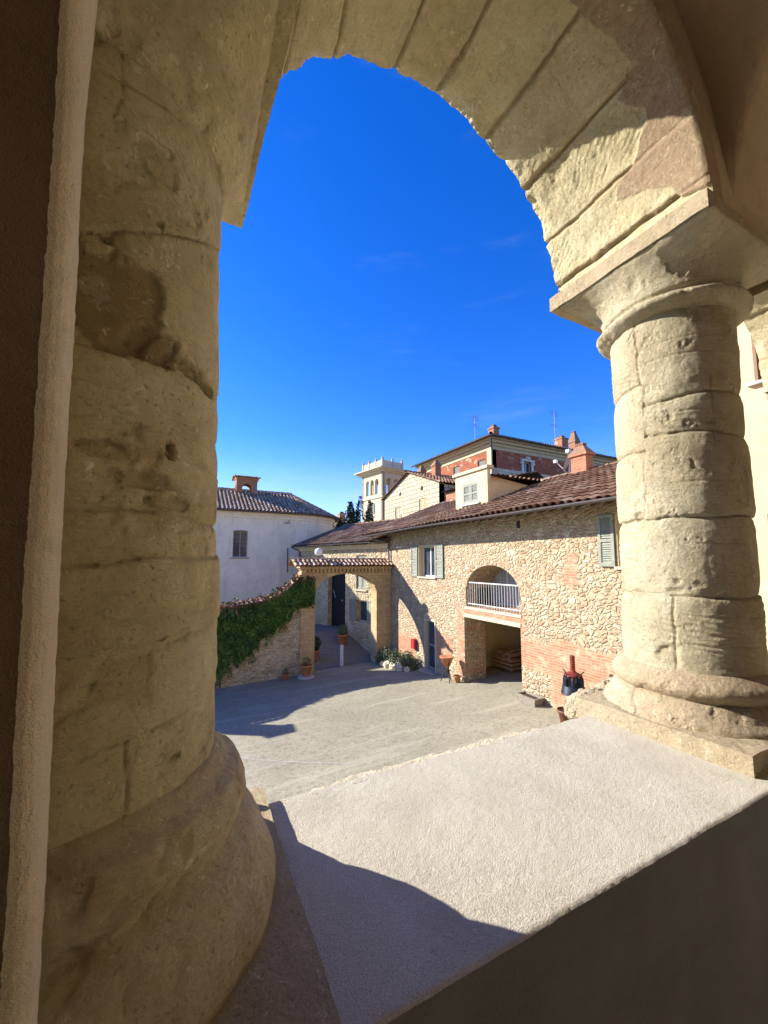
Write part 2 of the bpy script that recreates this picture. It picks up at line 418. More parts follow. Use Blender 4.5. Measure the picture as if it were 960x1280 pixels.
leaf_mat('cypress_leaf', [(0.0, (0.012, 0.026, 0.014)), (0.6, (0.03, 0.055, 0.026)), (1.0, (0.055, 0.085, 0.04))])
leaf_mat('shrub_leaf', [(0.0, (0.05, 0.075, 0.03)), (0.6, (0.11, 0.14, 0.07)), (1.0, (0.19, 0.21, 0.13))])
leaf_mat('dry_leaf', [(0.0, (0.12, 0.07, 0.03)), (0.6, (0.20, 0.13, 0.06)), (1.0, (0.16, 0.16, 0.07))])

# ------------------------------------------------------------------ mesh building
class MB:
    def __init__(s):
        s.v, s.f, s.a = [], [], {}
        s.nv = 0
    def add(s, V, F, **attrs):
        V = np.asarray(V, float).reshape(-1, 3)
        for k, a in attrs.items():
            if k not in s.a:
                s.a[k] = [np.zeros(s.nv)]
        for k in s.a:
            a = attrs.get(k)
            s.a[k].append(np.zeros(len(V)) if a is None else np.broadcast_to(np.asarray(a, float), (len(V),)))
        b = s.nv
        s.v.append(V)
        s.f.extend([tuple(int(i) + b for i in f) for f in F])
        s.nv += len(V)
        return s
    def quad(s, a, b, c, d, **at):
        return s.add([a, b, c, d], [(0, 1, 2, 3)], **at)
    def box(s, lo, hi, **at):
        x0, y0, z0 = lo; x1, y1, z1 = hi
        V = [(x0, y0, z0), (x1, y0, z0), (x1, y1, z0), (x0, y1, z0), (x0, y0, z1), (x1, y0, z1), (x1, y1, z1), (x0, y1, z1)]
        return s.add(V, [(0, 3, 2, 1), (4, 5, 6, 7), (0, 1, 5, 4), (1, 2, 6, 5), (2, 3, 7, 6), (3, 0, 4, 7)], **at)
    def obox(s, P, U, W, T, u, w, t, **at):
        """box from P spanning u*U, w*W, t*T"""
        P, U, W, T = (np.asarray(k, float) for k in (P, U, W, T))
        V = [P + U * a + W * b + T * c for c in t for b in w for a in u]
        return s.add(V, [(0, 2, 3, 1), (4, 5, 7, 6), (0, 1, 5, 4), (1, 3, 7, 5), (3, 2, 6, 7), (2, 0, 4, 6)], **at)
    def tube(s, pts, r, n=8, cap=True, **at):
        pts = [np.asarray(p, float) for p in pts]
        rs = r if isinstance(r, (list, tuple)) else [r] * len(pts)
        V, F = [], []
        for i, p in enumerate(pts):
            d = pts[min(i + 1, len(pts) - 1)] - pts[max(i - 1, 0)]
            d = d / (np.linalg.norm(d) + 1e-9)
            a = np.cross(d, (0, 0, 1)) if abs(d[2]) < 0.9 else np.cross(d, (1, 0, 0))
            a /= np.linalg.norm(a)
            b = np.cross(d, a)
            for k in range(n):
                t = 2 * pi * k / n
                V.append(p + rs[i] * (a * cos(t) + b * sin(t)))
        for i in range(len(pts) - 1):
            for k in range(n):
                F.append((i * n + k, i * n + (k + 1) % n, (i + 1) * n + (k + 1) % n, (i + 1) * n + k))
        if cap:
            F.append(tuple(range(n))); F.append(tuple((len(pts) - 1) * n + k for k in range(n)))
        return s.add(V, F, **at)
    def lathe(s, c, prof, n=24, **at):
        V, F = [], []
        for r, z in prof:
            for k in range(n):
                t = 2 * pi * k / n
                V.append((c[0] + r * cos(t), c[1] + r * sin(t), c[2] + z))
        m = len(prof)
        for i in range(m - 1):
            for k in range(n):
                F.append((i * n + k, i * n + (k + 1) % n, (i + 1) * n + (k + 1) % n, (i + 1) * n + k))
        F.append(tuple(range(n))); F.append(tuple((m - 1) * n + k for k in range(n)))
        return s.add(V, F, **at)
    def grid(s, G, closed=False, **at):
        """G (m,n,3) array of points"""
        m, n = G.shape[:2]
        idx = np.arange(m * n).reshape(m, n)
        if closed:
            idx = np.concatenate([idx, idx[:, :1]], 1)
        F = np.stack([idx[:-1, :-1], idx[:-1, 1:], idx[1:, 1:], idx[1:, :-1]], -1).reshape(-1, 4)
        return s.add(G.reshape(-1, 3), F.tolist(), **at)
    def prism(s, poly, z0, z1, **at):
        n = len(poly)
        V = [(x, y, z0) for x, y in poly] + [(x, y, z1) for x, y in poly]
        F = [tuple(range(n))[::-1], tuple(range(n, 2 * n))] + [(k, (k + 1) % n, n + (k + 1) % n, n + k) for k in range(n)]
        return s.add(V, F, **at)
WL = {}
def link(o, parent=None):
    COL.objects.link(o)
    if parent is not None:
        o.parent = parent
def tag(o, label, cat, group=None):
    o['label'] = label; o['category'] = cat; o['kind'] = 'thing'
    if group:
        o['group'] = group
    return o
def thing(name, label, cat, loc, group=None):
    o = bpy.data.objects.new(name, None)
    o.empty_display_size = 0.2
    o.location = loc
    link(o)
    WL[o] = np.array(loc, float)
    return tag(o, label, cat, group)
def build(name, mb, material, parent=None, smooth=False, label=None, kind=None, base=None):
    V = np.concatenate(mb.v) if mb.v else np.zeros((0, 3))
    if parent is not None:
        off = WL[parent]
    else:
        off = np.array(base if base is not None else (0, 0, 0), float)
    me = bpy.data.meshes.new(name)
    me.from_pydata((V - off).tolist(), [], mb.f)
    for k, a in mb.a.items():
        at = me.attributes.new(k, 'FLOAT', 'POINT')
        at.data.foreach_set('value', np.concatenate(a).astype(np.float32))
    if smooth:
        me.polygons.foreach_set('use_smooth', [True] * len(me.polygons))
    me.update()
    me.materials.append(M[material] if isinstance(material, str) else material)
    o = bpy.data.objects.new(name, me)
    if parent is None:
        o.location = off
    link(o, parent)
    WL[o] = off
    if label:
        o['label'] = label
    if kind:
        o['kind'] = kind
    return o
def const(c):
    return lambda u: c

def strip_wall(mb, P0, U, N, L, zb, zt, ops=(), thick=0.5, du=0.6, dz=2.0, attr=None, u0=0.0, back=True):
    """upright wall: origin P0, along U, outward normal N; ops = (ua, ub, fbot, ftop, depth or None)"""
    P0, U, N = (np.array(k, float) for k in (P0, U, N))
    zb = zb if callable(zb) else const(zb)
    zt = zt if callable(zt) else const(zt)
    us = set(np.round(np.linspace(u0, u0 + L, max(2, int(math.ceil(L / du)) + 1)), 5))
    OPS = []
    for op in ops:
        a, b, fb, ft = op[:4]
        fb = fb if callable(fb) else const(fb)
        curved = callable(op[3])
        ft = ft if callable(ft) else const(ft)
        OPS.append((a, b, fb, ft, op[4] if len(op) > 4 and op[4] else thick))
        us.update(np.round(np.linspace(a, b, 25 if curved else 2), 5))
    us = sorted(us)
    def pt(u, z, d=0.0):
        p = P0 + U * u - N * d
        return (p[0], p[1], z)
    def put(V):
        at = {k: f(np.array(V)) for k, f in attr.items()} if attr else {}
        mb.add(V, [(0, 1, 2, 3)], **at)
    e = 1e-5
    for ua, ub in zip(us[:-1], us[1:]):
        m = (ua + ub) / 2
        act = sorted([o for o in OPS if o[0] < m < o[1]], key=lambda o: o[2](m))
        cuts = [(zb(ua), zb(ub))]
        for o in act:
            a, b = ua + e, ub - e
            cuts += [(o[2](a), o[2](b)), (o[3](a), o[3](b))]
        cuts.append((zt(ua), zt(ub)))
        for i in range(0, len(cuts), 2):
            (la, lb), (ha, hb) = cuts[i], cuts[i + 1]
            if ha - la < 1e-4 and hb - lb < 1e-4:
                continue
            n = max(1, int(math.ceil(max(ha - la, hb - lb) / dz)))
            for k in range(n):
                f, g = k / n, (k + 1) / n
                put([pt(ua, la + (ha - la) * f), pt(ub, lb + (hb - lb) * f), pt(ub, lb + (hb - lb) * g), pt(ua, la + (ha - la) * g)])
            if back:
                put([pt(ua, la, thick), pt(ua, ha, thick), pt(ub, hb, thick), pt(ub, lb, thick)])
        for o in act:
            a, b = ua + e, ub - e
            if o[2](m) > zb(m) + 1e-3:
                put([pt(ua, o[2](a)), pt(ua, o[2](a), o[4]), pt(ub, o[2](b), o[4]), pt(ub, o[2](b))])
            if o[3](m) < zt(m) - 1e-3:
                put([pt(ua, o[3](a)), pt(ub, o[3](b)), pt(ub, o[3](b), o[4]), pt(ua, o[3](a), o[4])])
        put([pt(ua, zt(ua)), pt(ub, zt(ub)), pt(ub, zt(ub), thick), pt(ua, zt(ua), thick)])
    for o in OPS:
        for uu, q in ((o[0], o[0] + e), (o[1], o[1] - e)):
            z0, z1 = o[2](q), o[3](q)
            n = max(1, int(math.ceil((z1 - z0) / dz)))
            for k in range(n):
                a, b = z0 + (z1 - z0) * k / n, z0 + (z1 - z0) * (k + 1) / n
                put([pt(uu, a), pt(uu, b), pt(uu, b, o[4]), pt(uu, a, o[4])])
    for uu in (u0, u0 + L):
        put([pt(uu, zb(uu)), pt(uu, zt(uu)), pt(uu, zt(uu), thick), pt(uu, zb(uu), thick)])
    return mb

def arc_top(uc, half, zs, rise):
    return lambda u: zs + rise * sqrt(max(0.0, 1 - ((u - uc) / half) ** 2))

RNG = random.Random(11)
def tile_roof(mb, mapf, L, H, pu=0.24, rv=0.42, hh=0.07, seed=1, jit=1.0, taper=None):
    """rows of half-round cover tiles over pans; mapf(u, v, h) -> point; v runs up the slope"""
    R = random.Random(seed)
    nc, nr = max(1, round(L / pu)), max(1, int(math.ceil(H / rv)))
    pu, rv = L / nc, H / nr
    for r in range(nr):
        for c in range(nc):
            u, v0, v1 = (c + 0.5) * pu, r * rv, (r + 1) * rv
            j = jit * R.uniform(-0.012, 0.012); j2 = jit * R.uniform(-0.012, 0.012)
            tone = min(1, max(0, R.gauss(0.5, 0.25)))
            w = pu * 0.36
            V = []
            for v, k, lift in ((v0 - 0.045 + jit * R.uniform(-0.02, 0.02), 1.0, 0.022 + R.uniform(0, 0.008) * jit), (v1 + 0.02, 0.86, 0.0)):
                for q in range(6):
                    t = pi * q / 5
                    V.append(mapf(u + (j if v < v1 else j2) - w * k * cos(t), v, lift + hh * k * sin(t)))
            F = [(q, q + 1, 6 + q + 1, 6 + q) for q in range(5)]
            mb.add(V, F, tone=tone)
            tone2 = min(1, max(0, R.gauss(0.3, 0.2)))
            a, b = u + pu * 0.2, u + pu * 0.8
            mb.add([mapf(a, v0 - 0.03, 0.035), mapf((a + b) / 2, v0 - 0.03, 0.012), mapf(b, v0 - 0.03, 0.035),
                    mapf(a, v1, 0.02), mapf((a + b) / 2, v1, -0.003), mapf(b, v1, 0.02)], [(0, 1, 4, 3), (1, 2, 5, 4)], tone=tone2)
    # boarding under the tiles so that no light comes through
    n = max(2, int(L / 0.5))
    for c in range(n):
        u0, u1 = L * c / n, L * (c + 1) / n
        mb.add([mapf(u0, -0.02, -0.02), mapf(u1, -0.02, -0.02), mapf(u1, H, -0.02), mapf(u0, H, -0.02)], [(0, 1, 2, 3)], tone=0.1)
    return mb
def plane_map(O, U, V):
    O, U, V = (np.array(k, float) for k in (O, U, V))
    U /= np.linalg.norm(U); V /= np.linalg.norm(V)
    N = np.cross(U, V); N /= np.linalg.norm(N)
    if N[2] < 0:
        N = -N
    return lambda u, v, h: O + U * u + V * v + N * h

def ridge_tiles(mb, A, B, r=0.11, step=0.4, seed=3, tone=None):
    R = random.Random(seed)
    A, B = np.array(A, float), np.array(B, float)
    L = np.linalg.norm(B - A); d = (B - A) / L
    s = np.cross(d, (0, 0, 1)); s /= np.linalg.norm(s)
    up = np.cross(s, d)
    n = max(1, round(L / step)); st = L / n
    for k in range(n):
        V = []
        j = R.uniform(-0.01, 0.01)
        for v, q0, lift in ((k * st - 0.03, 1.0, 0.015), ((k + 1) * st, 0.85, 0.0)):
            for q in range(7):
                t = pi * q / 6
                V.append(A + d * v + s * (-r * q0 * cos(t) + j) + up * (r * q0 * sin(t) * 0.8 + lift))
        mb.add(V, [(q, q + 1, 7 + q + 1, 7 + q) for q in range(6)], tone=(tone if tone is not None else min(1, max(0, R.gauss(0.6, 0.2)))))

def leaves(mb, P, size, tones, seed=1, nrm=None, flat=0.0):
    """one small four-sided leaf per point"""
    R = np.random.RandomState(seed)
    n = len(P)
    P = np.asarray(P, float)
    d = R.normal(size=(n, 3))
    if nrm is not None:
        d = d * (1 - flat) + np.asarray(nrm) * flat * 1.6
    d /= np.linalg.norm(d, axis=1)[:, None]
    t = np.cross(d, R.normal(size=(n, 3))); t /= np.linalg.norm(t, axis=1)[:, None]
    b = np.cross(d, t)
    s = size * R.uniform(0.6, 1.3, n)[:, None]
    V = np.stack([P - t * s, P - b * s * 0.55 + d * s * 0.12, P + t * s, P + b * s * 0.55 + d * s * 0.12], 1).reshape(-1, 3)
    F = [(4 * k, 4 * k + 1, 4 * k + 2, 4 * k + 3) for k in range(n)]
    mb.add(V, F, tone=np.repeat(tones, 4))

X, Y, Z = np.array((1., 0, 0)), np.array((0., 1, 0)), np.array((0., 0, 1))
# ================================================================== GROUND
def gz(x, y):
    z = -4.1 - 0.085 * (np.clip(y, 6.5, 18.3) - 8) - 0.03 * (9.5 - np.clip(x, -4, 12))
    s = sstep(18.9, 22.4, y)
    return z * (1 - s) + (-3.93) * s
xs = np.concatenate([[-900, -300, -100, -40, -20, -10], np.arange(-6, 14.01, 0.4), [20, 40, 100, 300, 900]])
ys = np.concatenate([[-900, -300, -80, -20], np.arange(0, 26, 0.4), [30, 40, 80, 300, 900]])
GX, GY = np.meshgrid(xs, ys)
G = np.stack([GX, GY, gz(GX, GY)], -1)
mb = MB(); mb.grid(G)
build('ground', mb, 'courtyard_gravel', kind='structure', smooth=True)
xs = np.arange(5.3, 9.6, 0.15); ys = np.arange(18.35, 24.4, 0.1)
GX, GY = np.meshgrid(xs, ys)
mb = MB(); mb.grid(np.stack([GX, GY, gz(GX, GY) + 0.02], -1))
build('street_paving', mb, 'street_slabs', kind='structure', smooth=True)

n_ = 24
L_ = np.stack([np.linspace(0.2, 3.4, n_), np.linspace(10.95, 8.12, n_) + 0.05 * np.sin(np.linspace(0, 7, n_))], -1)
rows = [np.stack([L_[:, 0] + o_ * 0.66, L_[:, 1] + o_ * 0.75, gz(L_[:, 0] + o_ * 0.66, L_[:, 1] + o_ * 0.75) + 0.005], -1) for o_ in (-0.014, 0.014)]
mb = MB(); mb.grid(np.stack(rows))
build('paving_joint', mb, 'grey_stone', kind='structure')

# ================================================================== LOGGIA
AX_L, AX_R, AY = -0.21, 2.245, 1.08
SILL = -0.77
# --- masonry above and beside the arches
ARC_C = [1.0, 3.64, 6.28]
ARC_R = 0.9
ZC = 1.46
t = thing('loggia_wall', 'outer loggia wall of rendered stone carrying the big arches above the columns', 'wall', (3, 1.1, -4.2))
mb = MB()
ops = [(c - 1.0, c + 1.0, ZC + 0.06, arc_top(c, 1.0, ZC, 1.0)) for c in ARC_C]
strip_wall(mb, (-4, 1.45, 0), X, Y, 12, ZC + 0.06, 5.2, [(a + 4, b + 4, f, (lambda g: (lambda u: g(u - 4)))(g)) for a, b, f, g in ops], thick=0.73, du=1.0)
build('upper_wall', mb, 'vault_plaster', t)
mb = MB()
mb.box((-4, 0.90, -5.0), (8, 1.30, SILL - 0.26))
build('lower_wall', mb, 'wall_stone', t)

def disp_box(mb, lo, hi, amp, step, seed, scale=9, **at):
    """rounded rough block made of six displaced sheets"""
    lo, hi = np.array(lo, float), np.array(hi, float)
    for ax in range(3):
        a, b = [k for k in range(3) if k != ax]
        na, nb = max(2, int((hi[a] - lo[a]) / step) + 1), max(2, int((hi[b] - lo[b]) / step) + 1)
        A, B = np.meshgrid(np.linspace(lo[a], hi[a], na), np.linspace(lo[b], hi[b], nb))
        for side in (lo[ax], hi[ax]):
            P = np.zeros(A.shape + (3,)); P[..., a] = A; P[..., b] = B; P[..., ax] = side
            Q = P.reshape(-1, 3)
            c = (lo + hi) / 2; h = (hi - lo) / 2
            # soften the edges: pull in where two axes are near their ends
            q = np.abs(Q - c) / h
            dist = (1 - q) * h
            sd = np.sort(dist, axis=1)
            r = 0.02
            k = np.clip(1 - (sd[:, 1] + sd[:, 0]) / r, 0, 1) ** 2 * r * 0.35
            dirn = (Q - c) / h
            dirn /= np.linalg.norm(dirn, axis=1)[:, None] + 1e-9
            off = np.stack([fbm(Q, scale, 5, seed + j, 0.55) for j in range(3)], 1) * amp
            chip = np.clip(fbm(Q, 5, 3, seed + 9) - 0.25, 0, 1) * 0.03 * np.clip(1 - (sd[:, 1] + sd[:, 0]) / 0.05, 0, 1)
            Q = Q + off - dirn * (k + chip)[:, None]
            mb.grid(Q.reshape(P.shape), **{kk: (f(Q) if callable(f) else f) for kk, f in at.items()})
    return mb

# --- arches
PATCH = [(-10, 0.70), (7, 0.71), (9, 0.82), (14, 0.86), (18, 0.95), (21, 1.07), (24, 1.05), (26, 0.98), (33, 0.88), (36, 0.86), (40, 0.91), (43, 0.93), (46, 0.84),
         (54, 0.855), (62, 0.89), (69, 0.91), (78, 0.90), (95, 0.80), (110, 0.70), (190, 0.70)]
def stone_arch(cx, label, fine, joints, seed, patch):
    t = thing('stone_arch', label, 'arch', (cx, 1.08, ZC), 'stone arches of the loggia')
    y0, y1 = 0.715, 1.47
    na, ny = (int(2.95 / fine), int((y1 - y0) / fine))
    ang = np.linspace(radians(2.5), radians(180.3), na)
    yy = np.linspace(y0, y1, ny)
    A, YY = np.meshgrid(ang, yy, indexing='ij')
    base = np.stack([cx + ARC_R * np.cos(A), YY, ZC + ARC_R * np.sin(A)], -1).reshape(-1, 3)
    a = np.degrees(A).ravel(); y = YY.ravel()
    wob = fbm(base, 4, 4, seed) * 1.6
    d = fbm(base, 3, 3, seed + 1) * 0.012 + fbm(base, 14, 5, seed + 2, 0.6) * 0.008
    # block to block steps and joints
    js = np.array(sorted(joints))
    blk = np.searchsorted(js, a + wob)
    R = np.random.RandomState(seed)
    step = R.uniform(-0.010, 0.010, len(js) + 1)
    d += step[blk]
    jd = np.min(np.abs((a + wob)[:, None] - js[None]), 1) * radians(1) * ARC_R
    jw = 0.005 + 0.004 * (fbm(base, 6, 2, seed + 3) + 1)
    joint = 1 - sstep(0.0, 1.0, jd / (jw * 2))
    d += joint * 0.014
    # plaster skin over the inner part of the soffit
    pl = np.zeros(len(a))
    if patch:
        px, py = np.array(PATCH).T
        lim = np.interp(a, px, py) + fbm(base, 16, 4, seed + 5) * 0.016
        pl = 1 - sstep(-0.004, 0.004, y - lim)
        pl *= 1 - sstep(100, 104, a)
        d = d * (1 - 0.75 * pl) - 0.007 * pl
        joint = joint * (1 - pl)
    # chisel marks on the lower right blocks
    tool = np.sin((base[:, 1] * 0.75 + base[:, 2] * 1.0) * 230 + fbm(base, 6, 3, seed + 6) * 9)
    tm = sstep(0.0, 0.35, fbm(base, 3.5, 2, seed + 8) + 0.15) * (a < 48) * (1 - pl)
    d += tool * 0.0008 * tm
    # ragged outer arris
    e = np.clip((y - 1.40) / 0.07, 0, 1)
    d += e ** 1.5 * (np.clip(fbm(base, 7, 4, seed + 7) + 0.15, 0, 1) * 0.06 + np.clip(fbm(base, 26, 3, seed + 17), 0, 1) * 0.025)
    e2 = np.clip((0.735 - y) / 0.02, 0, 1)
    d += e2 ** 2 * 0.008
    r = ARC_R + d
    P = np.stack([cx + r * np.cos(A.ravel()), y + e * fbm(base, 9, 3, seed + 4) * 0.012, ZC + r * np.sin(A.ravel())], -1)
    btone = R.uniform(0, 0.22, len(js) + 1)[blk] * (1 - pl)
    dirt = np.clip(btone + joint * 0.6 + sstep(0.1, 0.5, fbm(base, 5, 4, seed + 11)) * 0.25 * (1 - pl), 0, 0.8)
    mb = MB()
    mb.grid(P.reshape(na, ny, 3), plaster=pl, dirt=dirt)
    # the two ring faces
    for k, yk in ((0, y0 + 0.004), (ny - 1, y1 - 0.004)):
        rim = P.reshape(na, ny, 3)[:, k]
        out = np.stack([cx + 1.012 * np.cos(ang), np.full(na, yk), ZC + 1.012 * np.sin(ang)], -1)
        mb.grid(np.stack([rim, out], 1), plaster=1.0 if k == 0 else 0.0, dirt=0.0)
    build('soffit', mb, 'arch_stone', t, smooth=True)
    return t
stone_arch(1.0, 'large foreground stone arch framing the blue sky over the courtyard', 0.0055, [-6, 10, 26, 45, 65.5, 86.5, 103, 124.5, 143, 160, 175], 5, True)
stone_arch(ARC_C[1], 'second stone arch at the right edge, beyond the round column', 0.02, [-2, 20, 45, 70, 95, 120, 143, 166], 8, False)
0 and stone_arch(ARC_C[2], 'far stone arch of the loggia, hidden past the right edge', 0.04, [10, 35, 60, 90, 120, 150], 9, False)

# --- columns
def column(ax, ay, label, fine, prm, seed, material, capital, group='stone columns of the loggia'):
    t = thing('stone_column', label, 'column', (ax, ay, SILL), group)
    r0, r1, zb, zt = prm['r_bot'], prm['r_top'], prm['zb'], prm['zt']
    nt, nz = int(2 * pi * 0.28 / fine), int((zt - zb) / fine)
    th = np.linspace(-180, 180, nt, endpoint=False)
    zz = np.linspace(zb, zt, nz)
    ZZ, TH = np.meshgrid(zz, th, indexing='ij')
    z, a = ZZ.ravel(), TH.ravel()
    rad = np.interp(z, [zb, (zb + zt) * 0.5, zt], [r0, (r0 * 0.45 + r1 * 0.55), r1])
    ar = np.radians(a)
    base = np.stack([ax + 0.28 * np.cos(ar), ay + 0.28 * np.sin(ar), z], -1)
    d = fbm(base, 2.6, 3, seed) * 0.008 + fbm(base, 14, 5, seed + 1, 0.6) * 0.0045
    dirt = sstep(0.05, 0.5, fbm(base, 4, 5, seed + 2, 0.6)) * prm.get('dirt', 0.2)
    # drums
    zw = z + fbm(base, 5, 3, seed + 3) * 0.016
    pos = np.stack([j[0] + j[1] * (a - j[2]) for j in prm['joints']], 1) if prm['joints'] else np.zeros((len(z), 0))
    above = (zw[:, None] > pos).sum(1)
    R = np.random.RandomState(seed)
    d += R.uniform(-0.006, 0.006, len(prm['joints']) + 1)[above]
    depth = np.array([j[3] for j in prm['joints']])
    width = np.array([j[4] for j in prm['joints']])
    chipn = (fbm(base, 13, 4, seed + 5) + 1) * 0.5
    jd = np.abs(zw[:, None] - pos) / (width[None] * (0.35 + 1.3 * chipn)[:, None])
    jv = (1 - sstep(0, 1, jd)) * depth[None]
    d -= jv.max(1)
    d -= prm.get('pillow', 0.0) * np.exp(-np.abs(zw[:, None] - pos).min(1) / 0.028)
    dirt = np.maximum(dirt, np.clip(jv.max(1) * 25, 0, 0.55))
    # upright joints
    for (tv, z0, z1, dp, w) in prm.get('upright', []):
        off = np.abs(((a - tv + 180) % 360 - 180) + fbm(base, 6, 3, seed + 6) * 4) * radians(1) * 0.28
        m = (1 - sstep(0, 1, off / (w * (0.4 + 1.2 * chipn)))) * (z > z0) * (z < z1)
        d -= m * dp
        dirt = np.maximum(dirt, m * 0.4)
    # faint sawn lines
    for (zl, t0, t1) in prm.get('lines', []):
        m = (1 - sstep(0, 1, np.abs(z - zl + fbm(base, 3, 2, seed + 8) * 0.006) / 0.0045)) * (((a - t0) % 360) < ((t1 - t0) % 360))
        d -= m * 0.004
    # losses: (theta, z, half width, half height, depth, dirt, sharp)
    for (tt, zl, hw, hz, dp, dd, sh) in prm.get('losses', []):
        du = ((a - tt + 180) % 360 - 180) * radians(1) * 0.28 / hw
        dv = (z - zl) / hz
        q = np.maximum(np.abs(du), np.abs(dv)) * 0.5 + np.sqrt(du ** 2 + dv ** 2) * 0.5 + fbm(base, 15, 4, seed + 9) * 0.45 + fbm(base, 50, 3, seed + 19) * 0.12
        m = 1 - sstep(1 - sh, 1 + sh * 0.3, q)
        d -= m * dp * (1 + 0.6 * fbm(base, 20, 4, seed + 10))
        dirt = np.maximum(dirt, m * dd)
    # tool marks and flakes
    tool = np.sin((z * 1.0 + ar * 0.28 * prm.get('tool_slope', 0.6)) * 240 + fbm(base, 7, 3, seed + 11) * 8)
    d += tool * 0.0016 * sstep(0.05, 0.4, fbm(base, 3.2, 2, seed + 12)) * prm.get('tool', 1.0)
    d -= sstep(0.26, 0.34, fbm(base, 10, 5, seed + 13, 0.6)) * 0.004
    r = rad + d
    P = np.stack([ax + r * np.cos(ar), ay + r * np.sin(ar), z], -1)
    mb = MB()
    mb.grid(P.reshape(nz, nt, 3), closed=True, dirt=dirt, plaster=0.0)
    build('shaft', mb, material, t, smooth=True)
    def rough_lathe(name, prof, step, amp, sd, pl=0.0, smooth=True, m=None):
        pr = np.array(prof)
        seg = np.concatenate([[0], np.cumsum(np.linalg.norm(np.diff(pr[:, :2], axis=0), axis=1))])
        n = max(3, int(seg[-1] / step))
        s = np.linspace(0, seg[-1], n)
        rr, zz = np.interp(s, seg, pr[:, 0]), np.interp(s, seg, pr[:, 1])
        sq = np.interp(s, seg, pr[:, 2]) if pr.shape[1] > 2 else np.zeros(n)
        nth = int(2 * pi * 0.33 / step)
        T = np.linspace(0, 2 * pi, nth, endpoint=False)
        RR, TT = np.meshgrid(rr, T, indexing='ij'); RR = RR / np.maximum(np.abs(np.cos(TT)), np.abs(np.sin(TT))) ** sq[:, None]; Z2 = np.repeat(zz[:, None], nth, 1)
        B = np.stack([ax + RR * np.cos(TT), ay + RR * np.sin(TT), Z2], -1).reshape(-1, 3)
        dd = fbm(B, 3, 3, sd) * amp * 1.8 + fbm(B, 14, 5, sd + 1, 0.6) * amp + fbm(B, 45, 3, sd + 6) * amp * 0.3 - sstep(0.24, 0.31, fbm(B, 8, 4, sd + 2)) * amp * 1.1 - sstep(0.2, 0.3, fbm(B, 3.2, 5, sd + 7, 0.6)) * amp * 1.2
        RR = RR.ravel() + dd
        Pq = np.stack([ax + RR * np.cos(TT.ravel()), ay + RR * np.sin(TT.ravel()), Z2.ravel() + fbm(B, 4, 3, sd + 3) * amp * 0.8], -1)
        mb = MB()
        mb.grid(Pq.reshape(n, nth, 3), closed=True, dirt=sstep(0.0, 0.5, fbm(B, 5, 4, sd + 4)) * prm.get('dirt', 0.2), plaster=np.clip(pl + fbm(B, 6, 4, sd + 5) * 0.5 * (pl > 0), 0, 1))
        return build(name, mb, m or material, t, smooth=smooth)
    rough_lathe('base', prm['base'], fine * 1.2, 0.006, seed + 30, prm.get('base_plaster', 0.6))
    rough_lathe('capital', capital, fine * 1.2, 0.005, seed + 40)
    return t, rough_lathe
def arcs(r, z0, z1, bulge, n=8):
    return [(r + bulge * sin(pi * k / n), z0 + (z1 - z0) * k / n) for k in range(n + 1)]
BASE = [(0.30, SILL + 0.0), (0.352, SILL + 0.015), (0.372, -0.745)] + [(0.380, -0.72), (0.384, -0.70), (0.375, -0.675), (0.352, -0.65), (0.338, -0.625), (0.328, -0.608)] \
    + [(0.320, -0.600)] + arcs(0.305, -0.596, -0.50, 0.035) + [(0.29, -0.488), (0.272, -0.478), (0.24, -0.45)]
CAP = [p + (0,) for p in [(0.25, 1.185), (0.285, 1.19)] + arcs(0.292, 1.195, 1.265, 0.045) + [(0.292, 1.275), (0.305, 1.285), (0.308, 1.315)]] \
    + [(0.312, 1.335, 0.02), (0.320, 1.36, 0.08), (0.333, 1.39, 0.25), (0.350, 1.42, 0.55), (0.368, 1.445, 0.85), (0.378, 1.463, 1.0), (0.3, 1.47, 1.0)]
CAP_L = [p + (0,) for p in [(0.24, 0.985), (0.268, 0.99), (0.285, 1.02), (0.300, 1.06), (0.312, 1.09), (0.318, 1.12)]] \
    + [(0.322, 1.15, 0.03), (0.330, 1.19, 0.12), (0.340, 1.24, 0.4), (0.350, 1.29, 0.75), (0.358, 1.335, 1.0), (0.3, 1.345, 1.0)]
BASE_L = [(0.33, SILL + 0.0), (0.415, SILL + 0.012), (0.432, -0.745), (0.440, -0.715), (0.434, -0.69), (0.418, -0.655), (0.402, -0.62), (0.388, -0.595), (0.372, -0.580)] \
    + arcs(0.348, -0.566, -0.47, 0.016) + [(0.322, -0.455), (0.302, -0.43), (0.25, -0.40)]

